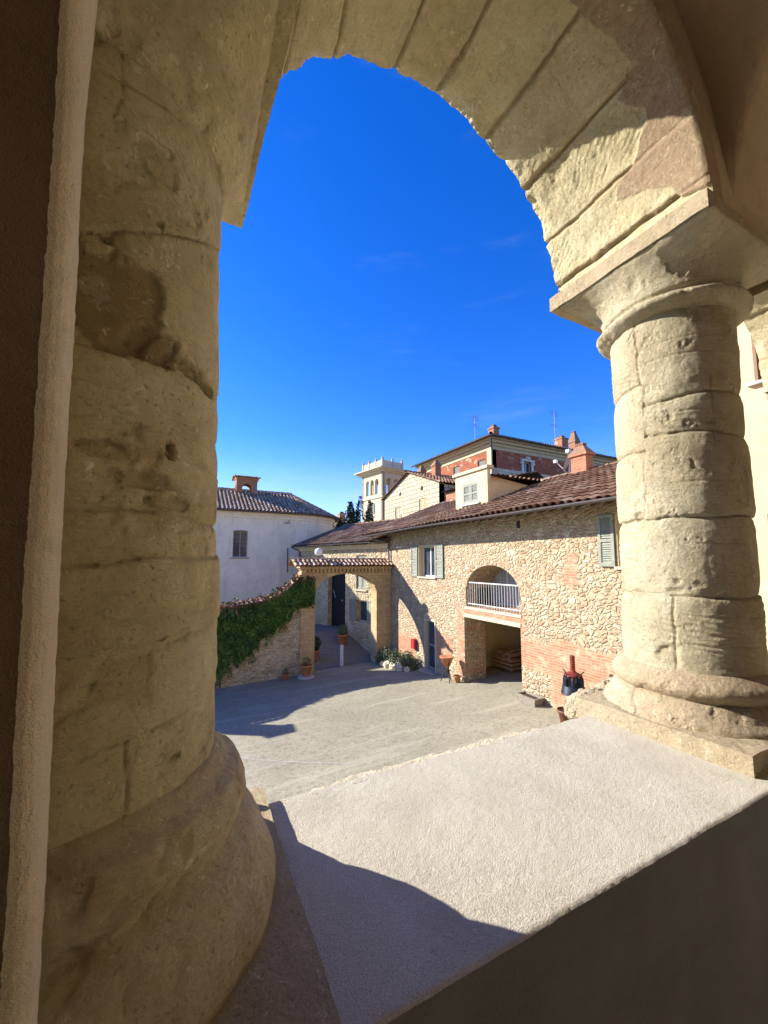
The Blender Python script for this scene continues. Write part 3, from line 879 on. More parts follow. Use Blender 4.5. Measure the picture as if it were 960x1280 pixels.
# left column, close to the camera
tl, _ = column(AX_L, AY, 'massive weathered ochre column close by on the left, in shade', 0.0055, dict(
    r_bot=0.305, r_top=0.258, zb=-0.46, zt=1.02, dirt=0.28, tool=0.5,
    joints=[(-0.30, 0.0005, -50, 0.004, 0.004), (-0.135, 0.0003, -15, 0.006, 0.008), (0.000, 0.0004, -60, 0.003, 0.004), (0.092, 0.0, -40, 0.008, 0.009), (0.212, 0.0, -20, 0.005, 0.005),
            (0.40, 0.0007, -40, 0.008, 0.009), (0.74, 0.0031, -33, 0.006, 0.007), (0.93, 0.001, -60, 0.004, 0.005)],
    upright=[(-76, 0.80, 1.0, 0.004, 0.004), (-62, -0.46, -0.30, 0.004, 0.004)],
    losses=[(-78, 0.475, 0.10, 0.10, 0.009, 0.75, 0.08), (-58, 0.415, 0.05, 0.035, 0.014, 0.8, 0.15), (-42, 0.405, 0.06, 0.017, 0.017, 0.7, 0.2), (-27, 0.395, 0.035, 0.014, 0.020, 0.5, 0.2),
            (-50, 0.218, 0.010, 0.018, 0.014, 0.6, 0.2), (-72, 0.195, 0.06, 0.018, 0.004, 0.45, 0.15), (-61, 0.15, 0.06, 0.020, 0.006, 0.5, 0.15), (-51, 0.112, 0.05, 0.016, 0.008, 0.55, 0.15),
            (-66, 0.60, 0.03, 0.02, -0.008, 0.0, 0.3), (-59, 0.67, 0.008, 0.008, 0.008, 0.5, 0.3), (-22, -0.36, 0.05, 0.05, 0.006, 0.2, 0.2), (-44, -0.37, 0.012, 0.007, 0.008, 0.4, 0.3),
            (-30, 0.03, 0.03, 0.02, 0.004, 0.1, 0.2), (-64, -0.2, 0.05, 0.05, 0.004, 0.2, 0.2), (-35, 0.62, 0.06, 0.03, 0.004, 0.1, 0.2), (-60, 0.80, 0.05, 0.04, 0.005, 0.2, 0.2)],
    base=BASE_L, base_plaster=0.35), 21, 'column_stone_ochre', CAP_L)
mb = MB(); V = [(-0.58, 0.70), (0.195, 0.70), (0.155, 1.56), (-0.58, 1.56)]
def rough_prism(mb, quad, z0, z1, step, amp, seed, **at):
    q = [np.array(p, float) for p in quad]
    n = 4
    def sheet(a, b, c, d):
        m1 = max(2, int(max(np.linalg.norm(b - a), np.linalg.norm(c - d)) / step) + 1); m2 = max(2, int(np.linalg.norm(d - a) / step) + 1)
        s, u = np.meshgrid(np.linspace(0, 1, m1), np.linspace(0, 1, m2))
        s, u = s[..., None], u[..., None]
        P = (a * (1 - s) + b * s) * (1 - u) + (d * (1 - s) + c * s) * u
        Q = P.reshape(-1, 3)
        off = np.stack([fbm(Q, 9, 5, seed + j, 0.55) for j in range(3)], 1) * amp
        mb.grid((Q + off).reshape(P.shape), **at)
    L = [np.array((p[0], p[1], z0)) for p in q]; H = [np.array((p[0], p[1], z1)) for p in q]
    sheet(*L); sheet(*H)
    for k in range(n):
        sheet(L[k], L[(k + 1) % n], H[(k + 1) % n], H[k])
rough_prism(mb, V, 1.335, 1.475, 0.012, 0.006, 60, dirt=0.1, plaster=0.1)
build('abacus', mb, 'column_stone_ochre', tl, smooth=True)
mb = MB(); rough_prism(mb, [(-0.66, 0.62), (0.255, 0.60), (0.262, 1.40), (-0.66, 1.40)], SILL - 0.03, SILL + 0.035, 0.010, 0.006, 63, dirt=0.1, plaster=0.5)
build('plinth', mb, 'column_stone_ochre', tl, smooth=True)
def lump(mb, c, r, seed, amp=0.3, n=60, **at):
    T, PH = np.meshgrid(np.linspace(0, 2 * pi, n, endpoint=False), np.linspace(0.02, pi - 0.02, n // 2))
    D = np.stack([np.sin(PH) * np.cos(T), np.sin(PH) * np.sin(T), np.cos(PH)], -1)
    Pq = D.reshape(-1, 3)
    k = 1 + amp * fbm(Pq * np.array(r) / max(r), 2.2, 5, seed, 0.6)
    Q = np.array(c) + Pq * np.array(r) * k[:, None]
    mb.grid(Q.reshape(D.shape), closed=True, **at)
mb = MB()
lump(mb, (0.03, 1.43, -0.70), (0.08, 0.04, 0.08), 3, 0.5); lump(mb, (0.14, 1.41, -0.785), (0.09, 0.04, 0.03), 7, 0.5)
build('broken_mortar', mb, 'mortar', tl, smooth=True)

# right column, sunlit
tr, _ = column(AX_R, AY, 'round sunlit cream stone column on the right with moulded capital and base', 0.0065, dict(
    r_bot=0.278, r_top=0.270, zb=-0.50, zt=1.21, dirt=0.12, tool=1.0, tool_slope=0.15, pillow=0.012,
    joints=[(-0.155, 0.0, 0, 0.008, 0.007), (0.20, 0.0, 0, 0.010, 0.008), (0.53, -0.0002, 180, 0.010, 0.008), (0.87, 0.0003, 180, 0.009, 0.007)],
    upright=[(177, 0.87, 1.2, 0.007, 0.008), (-166, -0.50, -0.155, 0.006, 0.007), (178, 0.20, 0.53, 0.003, 0.005), (-122, 0.53, 0.87, 0.004, 0.005)],
    lines=[(1.05, -175, -95), (0.97, -175, -95), (0.36, -160, -90), (0.08, -150, -90), (-0.24, -160, -90), (-0.36, -160, -90), (0.70, -150, -100)],
    losses=[(-157, 0.675, 0.016, 0.025, 0.006, 0.2, 0.4), (-160, -0.09, 0.014, 0.014, 0.007, 0.4, 0.4), (-172, -0.42, 0.05, 0.05, 0.010, 0.1, 0.4), (170, 0.22, 0.03, 0.025, 0.012, 0.2, 0.4),
            (-176, 0.84, 0.02, 0.025, 0.008, 0.2, 0.4), (-163, -0.13, 0.04, 0.015, 0.008, 0.2, 0.4)],
    base=BASE, base_plaster=0.55), 44, 'column_stone', CAP)
mb = MB(); rough_prism(mb, [(1.862, 0.715), (2.65, 0.715), (2.65, 1.50), (1.862, 1.50)], 1.462, 1.545, 0.012, 0.006, 80, dirt=0.05, plaster=0.45)
build('abacus', mb, 'column_stone', tr, smooth=True)
mb = MB(); rough_prism(mb, [(1.842, 0.715), (2.66, 0.70), (2.66, 1.44), (1.842, 1.42)], SILL - 0.03, SILL + 0.075, 0.010, 0.008, 83, dirt=0.05, plaster=0.45)
build('plinth', mb, 'column_stone', tr, smooth=True)
mb = MB()
lump(mb, (2.12, 1.52, -0.83), (0.20, 0.09, 0.11), 13, 0.35, 140); lump(mb, (1.98, 1.46, -0.80), (0.10, 0.05, 0.04), 17, 0.5, 90); lump(mb, (2.3, 1.53, -0.80), (0.16, 0.08, 0.10), 19, 0.4, 90)
build('broken_mortar', mb, 'rubble_core', tr, smooth=True)

# further columns of the loggia
for k, ax in enumerate((5.02,)):
    tt, _ = column(ax, AY, ('next stone column along the loggia, only its capital showing at the right edge', 'last stone column of the loggia, past the right edge')[k], 0.03, dict(
        r_bot=0.278, r_top=0.270, zb=-0.50, zt=1.21, dirt=0.1, joints=[(0.2, 0, 0, 0.01, 0.01), (0.8, 0, 0, 0.01, 0.01)], base=BASE, base_plaster=0.5), 50 + k, 'column_stone', CAP)
    mb = MB(); rough_prism(mb, [(ax - 0.385, 0.70), (ax + 0.385, 0.70), (ax + 0.385, 1.48), (ax - 0.385, 1.48)], 1.462, 1.545, 0.05, 0.006, 90 + k, dirt=0.05, plaster=0.45)
    build('abacus', mb, 'column_stone', tt, smooth=True)
    mb = MB(); rough_prism(mb, [(ax - 0.385, 0.70), (ax + 0.385, 0.70), (ax + 0.385, 1.48), (ax - 0.385, 1.48)], SILL - 0.03, SILL + 0.07, 0.05, 0.006, 95 + k, dirt=0.05, plaster=0.45)
    build('plinth', mb, 'column_stone', tt, smooth=True)

# --- parapet and sill
t = thing('parapet_wall', 'low parapet wall with a broad gritty rendered sill between the two columns', 'wall', (1.0, 1.0, -1.65))
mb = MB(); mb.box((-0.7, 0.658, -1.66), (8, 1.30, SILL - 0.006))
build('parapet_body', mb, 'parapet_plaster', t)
nx, ny = 420, 120
xs = np.linspace(-0.7, 8.0, 3); 
xs = np.concatenate([np.linspace(-0.7, 2.6, 520), np.linspace(2.62, 8, 100)])
v = np.linspace(0, 1, 150)
XX, VV = np.meshgrid(xs, v, indexing='ij')
q = np.stack([XX, XX * 0 + 1.0, XX * 0], -1).reshape(-1, 3)
outer = 1.355 + 0.022 * fbm(q, 3, 4, 71) + 0.008 * fbm(q, 22, 3, 72)
inner = 0.655 + 0.004 * fbm(q, 2.5, 3, 73) + 0.0016 * fbm(q, 30, 3, 74)
vv = VV.ravel()
YY = inner + (outer - inner) * vv
B = np.stack([XX.ravel(), YY, XX.ravel() * 0], -1)
ZZ = SILL + 0.003 * fbm(B, 2.2, 3, 75) + 0.0007 * fbm(B, 45, 3, 76) + 0.0008 * fbm(B, 130, 2, 77)
ZZ = ZZ - 0.005 * np.clip(1 - (YY - inner) / 0.012, 0, 1) ** 2
mb = MB(); Gs = np.stack([XX.ravel(), YY, ZZ], -1).reshape(len(xs), 150, 3)
mb.grid(Gs)
ed = Gs[:, 0].copy(); lo = ed.copy(); lo[:, 2] = SILL - 0.006; lo[:, 1] += 0.003
mb.grid(np.stack([ed, lo], 1))
ed = Gs[:, -1].copy(); lo = ed.copy(); lo[:, 2] = SILL - 0.055; lo[:, 1] -= 0.02
mb.grid(np.stack([ed, lo], 1))
build('sill_top', mb, 'sill_render', t, smooth=True)
# broken mortar ridge along the outer edge
xs = np.linspace(0.15, 1.95, 520); tt_ = np.linspace(0, 1, 26)
XX, TT = np.meshgrid(xs, tt_, indexing='ij')
q = np.stack([XX, XX * 0, XX * 0], -1).reshape(-1, 3)
o1 = (1.325 + 0.020 * fbm(q, 3, 4, 71) + 0.010 * fbm(q, 14, 3, 78)).reshape(XX.shape)
w = (0.052 + 0.030 * fbm(q, 5, 4, 79) + 0.015 * fbm(q, 25, 3, 81)).reshape(XX.shape)
YY = o1 + w * TT
B = np.stack([XX, YY, XX * 0], -1).reshape(-1, 3)
hgt = -0.0012 - 0.05 * np.clip(TT - 0.78, 0, 1) / 0.22
ZZ = SILL - 0.001 + hgt + (0.0040 * fbm(B, 30, 4, 82, 0.6)).reshape(XX.shape)
mb = MB(); Gs = np.stack([XX, YY, ZZ], -1); mb.grid(Gs)
ed = Gs[:, -1].copy(); lo = ed.copy(); lo[:, 2] -= 0.25; lo[:, 1] -= 0.03
mb.grid(np.stack([ed, lo], 1))
build('broken_edge', mb, 'mortar', t, smooth=True)

# --- inner wall by the left column
t = thing('interior_wall', 'shaded plastered inner wall at the left edge with a brighter lit rough reveal', 'wall', (-1.5, 0.6, -1.65))
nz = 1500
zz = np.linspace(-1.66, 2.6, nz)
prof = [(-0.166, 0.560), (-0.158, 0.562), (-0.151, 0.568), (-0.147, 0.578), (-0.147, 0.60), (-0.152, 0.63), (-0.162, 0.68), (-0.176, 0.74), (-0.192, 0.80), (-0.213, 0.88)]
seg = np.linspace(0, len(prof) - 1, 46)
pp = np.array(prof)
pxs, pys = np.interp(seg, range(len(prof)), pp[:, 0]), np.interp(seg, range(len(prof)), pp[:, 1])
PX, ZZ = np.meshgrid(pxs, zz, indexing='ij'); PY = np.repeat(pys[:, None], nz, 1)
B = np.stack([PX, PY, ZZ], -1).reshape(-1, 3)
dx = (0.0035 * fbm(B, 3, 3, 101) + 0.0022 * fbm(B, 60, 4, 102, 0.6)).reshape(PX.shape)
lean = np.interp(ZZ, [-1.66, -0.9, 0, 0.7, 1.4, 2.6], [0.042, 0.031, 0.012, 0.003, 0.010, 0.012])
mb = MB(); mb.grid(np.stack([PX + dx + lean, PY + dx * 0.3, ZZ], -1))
build('reveal', mb, 'lit_reveal_plaster', t, smooth=True)
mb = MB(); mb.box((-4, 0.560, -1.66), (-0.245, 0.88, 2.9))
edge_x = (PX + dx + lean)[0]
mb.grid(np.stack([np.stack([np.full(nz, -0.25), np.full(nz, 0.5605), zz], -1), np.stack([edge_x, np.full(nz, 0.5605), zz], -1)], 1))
build('wall_face', mb, 'shaded_plaster', t)

# --- vaulted ceiling and the room behind the camera
xs = np.linspace(-4, 8, 260); ys = np.linspace(-2.5, 0.72, 110)
XX, YY = np.meshgrid(xs, ys, indexing='ij')
h1 = np.zeros_like(XX)
for c in [-1.54] + ARC_C:
    h1 = np.maximum(h1, np.sqrt(np.clip(1 - ((XX - c) / 1.09) ** 2, 0, 1)) * 1.09)
h2 = np.sqrt(np.clip(1 - ((YY + 0.89) / 1.62) ** 2, 0, 1)) * 1.12
ZZ = 1.50 + np.maximum(h1, h2)
mb = MB(); mb.grid(np.stack([XX, YY, ZZ], -1))
build('vaulted_ceiling', mb, 'vault_plaster', kind='structure', smooth=True)
mb = MB(); mb.box((-4, -2.7, -1.85), (8, 1.3, -1.655))
build('loggia_floor', mb, 'floor_stone', kind='structure')
t = thing('back_wall', 'plain plastered back wall of the loggia behind the viewer', 'wall', (2, -2.6, -1.65)); t['kind'] = 'structure'
mb = MB(); mb.box((-4, -2.75, -1.66), (8, -2.5, 3.2)); mb.box((-4.2, -2.75, -1.66), (-4, 1.45, 3.2)); mb.box((8.0, -2.75, -1.66), (8.2, 1.45, 3.2))
build('wall_face', mb, 'pale_plaster', t)
mb = MB(); mb.box((-4.2, -2.75, 3.2), (8.2, 1.44, 3.4)); build('roof_slab', mb, 'vault_plaster', t)

# ================================================================== STONE HOUSE ON THE RIGHT (front in the plane x = 9.5)
FX = 9.5
UY, NX_ = Y, np.array((-1., 0, 0))
def gwall(y):
    return float(gz(FX, y)) - 0.15
house = thing('stone_house', 'long rubble stone house with tiled roof, garage opening and arched balcony on the right', 'house', (FX, 12, -4.5))
def brickmask(V):
    y, z = V[:, 1], V[:, 2]
    P = np.stack([y * 0, y, z * 1.6], -1)
    n = fbm(P, 0.9, 5, 201, 0.6) * 0.5
    n2 = fbm(P, 3.5, 4, 202, 0.6) * 0.22
    def box(y0, y1, z0, z1, s=0.0):
        zc = z + s * (y - 7.5)
        return np.minimum.reduce([y - y0, y1 - y, zc - z0, z1 - zc])
    m = [box(5.3, 9.25, -3.12, -2.32, 0.04) + 0.1, box(7.6, 8.2, -4.6, -3.0) - 0.02, box(9.15, 9.5, -2.3, 0.0) - 0.0, box(11.85, 12.6, -4.3, -1.6) + 0.0, box(9.1, 12.1, -2.1, -1.6) + 0.1,
         box(11.9, 16.5, -1.3, -0.8) - 0.12, box(15.2, 17.4, -5, -3.2) - 0.05, box(9.9, 10.9, 1.05, 1.4) - 0.02, box(7.0, 7.7, -1.0, 0.4) - 0.02, box(8.3, 8.9, -1.2, -0.4) - 0.05, box(12.5, 14.5, -4.2, -2.6) - 0.14]
    # ring over the balcony arch
    e = np.sqrt(((y - 10.53) / 1.36) ** 2 + (np.maximum(z + 1.15, 0) / 1.05) ** 2)
    m.append(np.where(z > -1.25, 0.13 - np.abs(e - 1.12), -1))
    mm = np.maximum.reduce(m)
    low = 0.07 * (y < 9.3) * (z < -2.0)
    return sstep(-0.03, 0.09, mm + n2 * 1.1 + n * 0.3 - 0.11 + low)
def main_top(y):
    return 1.70 - 0.02 * max(0.0, y - 14)
ops = [(13.85, 15.2, -0.68, 0.72, 0.28),                                        # window
       (9.2, 11.87, -1.66, arc_top(10.535, 1.345, -1.12, 1.0), 1.3),            # balcony arch
       (9.22, 12.0, lambda u: gwall(u), -2.05, 1.0),                            # garage
       (13.87, 14.72, lambda u: gwall(u) + 0.1, -2.45, 0.22),                   # door
       (4.95, 6.02, -0.14, 1.17, 0.28)]
mb = MB()
strip_wall(mb, (FX, 0, 0), UY, NX_, 13.6, gwall, main_top, ops, thick=0.5, du=0.1, dz=0.1, attr={'brick': brickmask}, u0=4.7, back=False)
build('front_wall', mb, 'rubble_stone', house)
mb = MB()
mb.box((FX + 0.4, 4.7, -5.5), (FX + 8.6, 4.9, 1.4))
mb.box((FX + 0.02, 18.1, -5.5), (FX + 8.6, 18.3, 1.4)); mb.box((FX + 8.4, 4.7, -5.5), (FX + 8.6, 18.3, 1.4))
# gable at the far end under the higher roof
mb.add([(9.2, 18.9, 0.9), (17.8, 18.9, 0.9), (13.7, 18.9, 3.35)], [(0, 1, 2)])
build('side_wall', mb, 'rubble_stone', house)
# roof
EZ, EX, RX, RZ = 1.46, 8.52, 13.7, 3.46
def roof_map(O, U, V, sag=0.03, seed=5):
    f = plane_map(O, U, V)
    def g(u, v, h):
        p = f(u, v, h)
        p = np.array(p)
        p[2] += sag * (sin(u * 0.55 + seed) + 0.6 * sin(u * 1.3 + v * 0.7 + seed * 2))
        if v < 0.6 and p[1] > 14:
            p[2] -= 0.03 * (p[1] - 14) * 0.5
        return p
    return g
mb = MB()
tile_roof(mb, roof_map((EX, 4.6, EZ), Y, (RX - EX, 0, RZ - EZ)), 14.7, math.hypot(RX - EX, RZ - EZ), 0.25, 0.40, 0.075, 31)
ridge_tiles(mb, (RX, 4.6, RZ + 0.03), (RX, 19.3, RZ + 0.0), 0.13, 0.42, 32)
ridge_tiles(mb, (EX + 0.05, 19.28, EZ + 0.0), (RX, 19.28, RZ + 0.02), 0.10, 0.42, 33)
mb.quad((RX, 4.6, RZ), (RX, 19.3, RZ), (18.6, 19.3, 1.5), (18.6, 4.6, 1.5), tone=0.4)
roof = build('roof', mb, 'roof_tile', house)
mb = MB()
for k in range(37):
    y = 4.8 + k * 0.395
    mb.obox((EX + 0.12, y, EZ - 0.10), X + Z * 0.40, Y, Z, (0, FX - EX - 0.1), (0, 0.08), (-0.05, 0.05))
rf = build('rafter', mb, 'rafter_wood', house)
mb = MB()
mb.quad((EX + 0.04, 4.6, EZ - 0.045), (EX + 0.04, 19.3, EZ - 0.045), (FX + 0.6, 19.3, EZ + 0.56), (FX + 0.6, 4.6, EZ + 0.56))
build('soffit_board', mb, 'rafter_wood', house)
def gutter(mb, pts, r=0.075):
    pts = [np.array(p, float) for p in pts]
    for a, b in zip(pts[:-1], pts[1:]):
        d = (b - a) / np.linalg.norm(b - a); s = np.cross(d, Z); s /= np.linalg.norm(s)
        V = []
        for p in (a, b):
            for q in range(9):
                t = pi * q / 8
                V.append(p + s * r * cos(t) - Z * r * sin(t))
        mb.add(V, [(q, q + 1, 9 + q + 1, 9 + q) for q in range(8)])
mb = MB(); gutter(mb, [(EX - 0.06, 4.6, EZ - 0.03), (EX - 0.06, 14, EZ - 0.03), (EX - 0.06, 19.3, EZ - 0.13)])
build('gutter', mb, 'gutter_metal', house)
mb = MB(); mb.tube([(EX - 0.06, 18.25, EZ - 0.14), (EX + 0.0, 18.1, EZ - 0.3), (FX - 0.1, 17.95, 1.0), (FX - 0.1, 17.9, 0.0), (FX - 0.1, 17.9, -4.9)], 0.05, 8)
build('downpipe', mb, 'gutter_metal', house)

def shutter(mb, P, U, N, w, h, t=0.045, slats=True):
    """louvred leaf with its lower corner at P"""
    P, U, N = (np.array(k, float) for k in (P, U, N))
    f = 0.075
    mb.obox(P, U, Z, N, (0, f), (0, h), (0, t)); mb.obox(P, U, Z, N, (w - f, w), (0, h), (0, t))
    for a, b in ((0, f * 1.2), (h - f, h), (h * 0.5 - f / 2, h * 0.5 + f / 2)):
        mb.obox(P, U, Z, N, (f + 0.001, w - f - 0.001), (a, b), (0, t))
    n = int(h / 0.065)
    for k in range(n):
        z = f * 1.2 + (h - 2.2 * f) * k / n
        if abs(z - h * 0.5) < f * 0.7:
            continue
        A = P + U * f + Z * z
        B = P + U * (w - f) + Z * z
        mb.quad(A + N * 0.036, B + N * 0.036, B + N * 0.008 + Z * 0.05, A + N * 0.008 + Z * 0.05)
    mb.obox(P, U, Z, N, (f, w - f), (f, h - f), (0.0, 0.004))
def window(parent, P, U, N, w, h, depth, frame='white_paint', mull=1, sill=True, glass='window_glass', label=None):
    """window > frame, pane, sill; P the lower left corner of the opening in the wall face"""
    P, U, N = (np.array(k, float) for k in (P, U, N))
    mb = MB()
    A = P - N * (depth - 0.02)
    f = 0.06
    mb.obox(A, U, Z, N, (0, w), (0, f), (-0.05, 0.0)); mb.obox(A, U, Z, N, (0, w), (h - f, h), (-0.05, 0.0))
    for k in range(mull + 2):
        x = (w - f) * k / (mull + 1)
        mb.obox(A, U, Z, N, (x, x + f), (f + .001, h - f - .001), (-0.05, 0.0))
    wd = build('window', mb, frame, parent, label=label)
    mb = MB(); mb.obox(A, U, Z, N, (0.01, w - 0.01), (0.01, h - 0.01), (-0.04, -0.03)); build('pane', mb, glass if isinstance(glass, str) else 'window_glass', wd)
    if sill:
        mb = MB(); mb.obox(P, U, Z, N, (-0.08, w + 0.08), (-0.07, 0.0), (-0.1, 0.07)); build('sill', mb, 'cream_stone', wd)
    return wd
def reveal(parent, P, U, N, w, h, depth, t=0.02, material='cream_plaster'):
    P, U, N = (np.array(k, float) for k in (P, U, N))
    mb = MB()
    for a, b in ((0, t), (w - t, w)):
        mb.obox(P, U, Z, N, (a, b), (0.002, h - t - 0.002), (-depth, 0.012))
    mb.obox(P, U, Z, N, (0, w), (h - t, h), (-depth, 0.012))
    return build('window_surround', mb, material, parent)
reveal(house, (FX, 15.2, -0.68), -Y, NX_, 1.35, 1.40, 0.25, 0.05)
window(house, (FX, 15.15, -0.66), -Y, NX_, 1.25, 1.34, 0.24)
for y in (15.22, 13.25):
    mb = MB(); shutter(mb, (FX - 0.02, y, -0.68), Y, NX_, 0.56, 1.42); build('shutter', mb, 'shutter_paint', house)
reveal(house, (FX, 6.02, -0.14), -Y, NX_, 1.07, 1.31, 0.25, 0.04)
window(house, (FX, 5.98, -0.12), -Y, NX_, 0.99, 1.25, 0.24)
for y in (6.04, 4.4):
    mb = MB(); shutter(mb, (FX - 0.02, y, -0.12), Y, NX_, 0.42, 1.30); build('shutter', mb, 'shutter_paint', house)
# arched balcony: recess, glazed door, sill and railing
mb = MB()
mb.box((FX + 1.3, 9.0, -1.72), (FX + 1.4, 12.1, 0.2)); mb.box((FX + 0.5, 9.05, -1.70), (FX + 1.31, 9.2, 0.2)); mb.box((FX + 0.5, 11.87, -1.70), (FX + 1.31, 12.0, 0.2)); mb.box((FX + 0.5, 9.0, 0.0), (FX + 1.4, 12.1, 0.2))
build('balcony_recess', mb, 'cream_plaster', house)
mb = MB(); mb.box((FX - 0.025, 9.16, -1.76), (FX + 1.3, 11.95, -1.665))
build('balcony_slab', mb, 'cream_stone', house)
mb = MB(); mb.obox((FX, 12.0, -2.06), -Y, Z, NX_, (0, 2.8), (0, 0.13), (-0.3, 0.025)); build('garage_lintel', mb, 'cream_stone', house)
dr = window(house, (FX + 1.25, 11.84, -1.62), -Y, NX_, 1.62, 1.62, 0.03, 'white_paint', 1, False, 'curtained_glass')
mb = MB()
mb.tube([(FX + 0.06, 9.22, -0.77), (FX + 0.06, 11.85, -0.77)], 0.022, 8); mb.tube([(FX + 0.06, 9.22, -1.55), (FX + 0.06, 11.85, -1.55)], 0.018, 8)
rl = build('railing', mb, 'white_paint', house)
for k in range(21):
    mb = MB(); y = 9.3 + k * 0.126; mb.tube([(FX + 0.06, y, -1.66), (FX + 0.06, y, -0.77)], 0.010, 6); build('baluster', mb, 'white_paint', rl)
# garage inside
gy0, gy1, gd = 8.2, 13.4, 6.5
mb = MB()
mb.box((FX + gd, gy0, -4.9), (FX + gd + 0.1, gy1, -2.0)); mb.box((FX + 0.9, gy1, -4.9), (FX + gd, gy1 + 0.1, -2.0)); mb.box((FX + 0.9, gy0 - 0.1, -4.9), (FX + gd, gy0, -2.0)); mb.box((FX + 0.5, gy0, -2.0), (FX + gd, gy1, -1.9))
mb.box((FX + 0.95, 12.01, -4.9), (FX + 1.0, gy1, -2.0)); mb.box((FX + 0.9, gy0, -4.9), (FX + 1.0, 9.21, -2.0))
build('garage_room', mb, 'room_plaster', house)
# door
mb = MB()
for a, b in ((0, 0.07), (0.78, 0.85)):
    mb.obox((FX, 14.72, -4.62), -Y, Z, NX_, (a, b), (0.03, 2.10), (-0.2, 0.03))
mb.obox((FX, 14.72, -4.62), -Y, Z, NX_, (0, 0.85), (2.10, 2.17), (-0.2, 0.03))
build('door_surround', mb, 'cream_stone', house)
mb = MB()
for a, b in ((0.07, 0.15), (0.70, 0.78)):
    mb.obox((FX + 0.12, 14.72, -4.58), -Y, Z, NX_, (a, b), (0, 2.06), (-0.04, 0.02))
for a, b in ((0, 0.12), (1.0, 1.07), (1.98, 2.06)):
    mb.obox((FX + 0.12, 14.72, -4.58), -Y, Z, NX_, (0.151, 0.699), (a, b), (-0.04, 0.02))
dd = build('door', mb, 'shutter_paint', house)
mb = MB(); mb.obox((FX + 0.12, 14.72, -4.58), -Y, Z, NX_, (0.15, 0.70), (0.1, 2.0), (-0.03, -0.015)); build('pane', mb, 'window_glass', dd)
mb = MB(); mb.tube([(FX + 0.07, 14.02, -3.58), (FX + 0.07, 14.14, -3.58)], 0.015, 6); build('handle', mb, 'steel', dd)
mb = MB(); mb.box((FX - 0.28, 13.8, -4.75), (FX + 0.2, 14.8, -4.60)); build('doorstep', mb, 'cream_stone', house)
mb = MB(); mb.box((FX - 0.006, 9.1, 1.06), (FX + 0.02, 9.24, 1.30)); build('vent_hole', mb, 'dark_wood', house)

# dormer on the roof
def rz(x):
    return EZ + (RZ - EZ) * (x - EX) / (RX - EX)
D0, D1, DX = 11.5, 13.5, 10.35
dm_ = MB()
strip_wall(dm_, (DX, 0, 0), Y, NX_, D1 - D0, rz(DX) - 0.1, 3.62, [(12.05, 13.0, 2.38, 3.18)], thick=0.16, du=0.5, u0=D0)
dm_.add([(DX + 0.16, D0 + 0.04, rz(DX) - .1), (DX + 0.16, D0 + 0.04, 3.36), (12.9, D0 + 0.04, 3.1)], [(0, 1, 2)])
dm_.add([(DX + 0.16, D1 - 0.04, rz(DX) - .1), (DX + 0.16, D1 - 0.04, 3.36), (12.9, D1 - 0.04, 3.1)], [(0, 1, 2)])
dormer = build('dormer', dm_, 'cream_plaster', house)
mb = MB(); mb.box((DX - 0.09, D0 - 0.09, 3.622), (DX + 0.26, D1 + 0.09, 3.74)); build('coping', mb, 'cream_stone', dormer)
mb = MB(); tile_roof(mb, plane_map((DX + 0.2, D0 - 0.22, 3.30), X, (0, 1, 0.18)), 3.2, 1.25, 0.24, 0.4, 0.07, 37)
tile_roof(mb, plane_map((DX + 0.2, D1 + 0.22, 3.30), X, (0, -1, 0.18)), 3.2, 1.2, 0.24, 0.4, 0.07, 38)
build('dormer_roof', mb, 'roof_tile', dormer)
mb = MB(); shutter(mb, (DX + 0.05, 12.05, 2.40), Y, NX_, 0.47, 0.77); shutter(mb, (DX + 0.05, 12.53, 2.40), Y, NX_, 0.47, 0.77); mb.box((DX + 0.06, 12.05, 2.38), (DX + 0.12, 13.0, 3.18))
build('dormer_shutter', mb, 'shutter_paint', dormer)
mb = MB(); mb.box((DX - 0.08, 11.95, 2.30), (DX + 0.15, 13.1, 2.375)); build('dormer_sill', mb, 'white_stone', dormer)
# brick chimney
def chimney(name, parent, c, z0, z1, w, d, material='red_brick', cap=0.45):
    mb = MB()
    x, y = c
    mb.box((x - w / 2, y - d / 2, z0), (x + w / 2, y + d / 2, z1))
    e = 0.07
    mb.box((x - w / 2 - e, y - d / 2 - e, z1 + .002), (x + w / 2 + e, y + d / 2 + e, z1 + 0.09))
    o = build(name, mb, material, parent)
    mb = MB()
    z = z1 + 0.09
    V = [(x - w / 2 - e, y - d / 2 - e, z), (x + w / 2 + e, y - d / 2 - e, z), (x + w / 2 + e, y + d / 2 + e, z), (x - w / 2 - e, y + d / 2 + e, z),
         (x - w * 0.2, y - d * 0.2, z + cap), (x + w * 0.2, y - d * 0.2, z + cap), (x + w * 0.2, y + d * 0.2, z + cap), (x - w * 0.2, y + d * 0.2, z + cap)]
    mb.add(V, [(0, 1, 5, 4), (1, 2, 6, 5), (2, 3, 7, 6), (3, 0, 4, 7), (4, 5, 6, 7)], tone=0.5)
    mb.box((x - w * 0.26, y - d * 0.26, z + cap), (x + w * 0.26, y + d * 0.26, z + cap + 0.07), tone=0.3)
    build('chimney_cap', mb, 'roof_tile', o)
    return o
chimney('chimney', house, (13.35, 9.62), 3.0, 3.98, 0.42, 0.64, 'red_brick', 0.34)

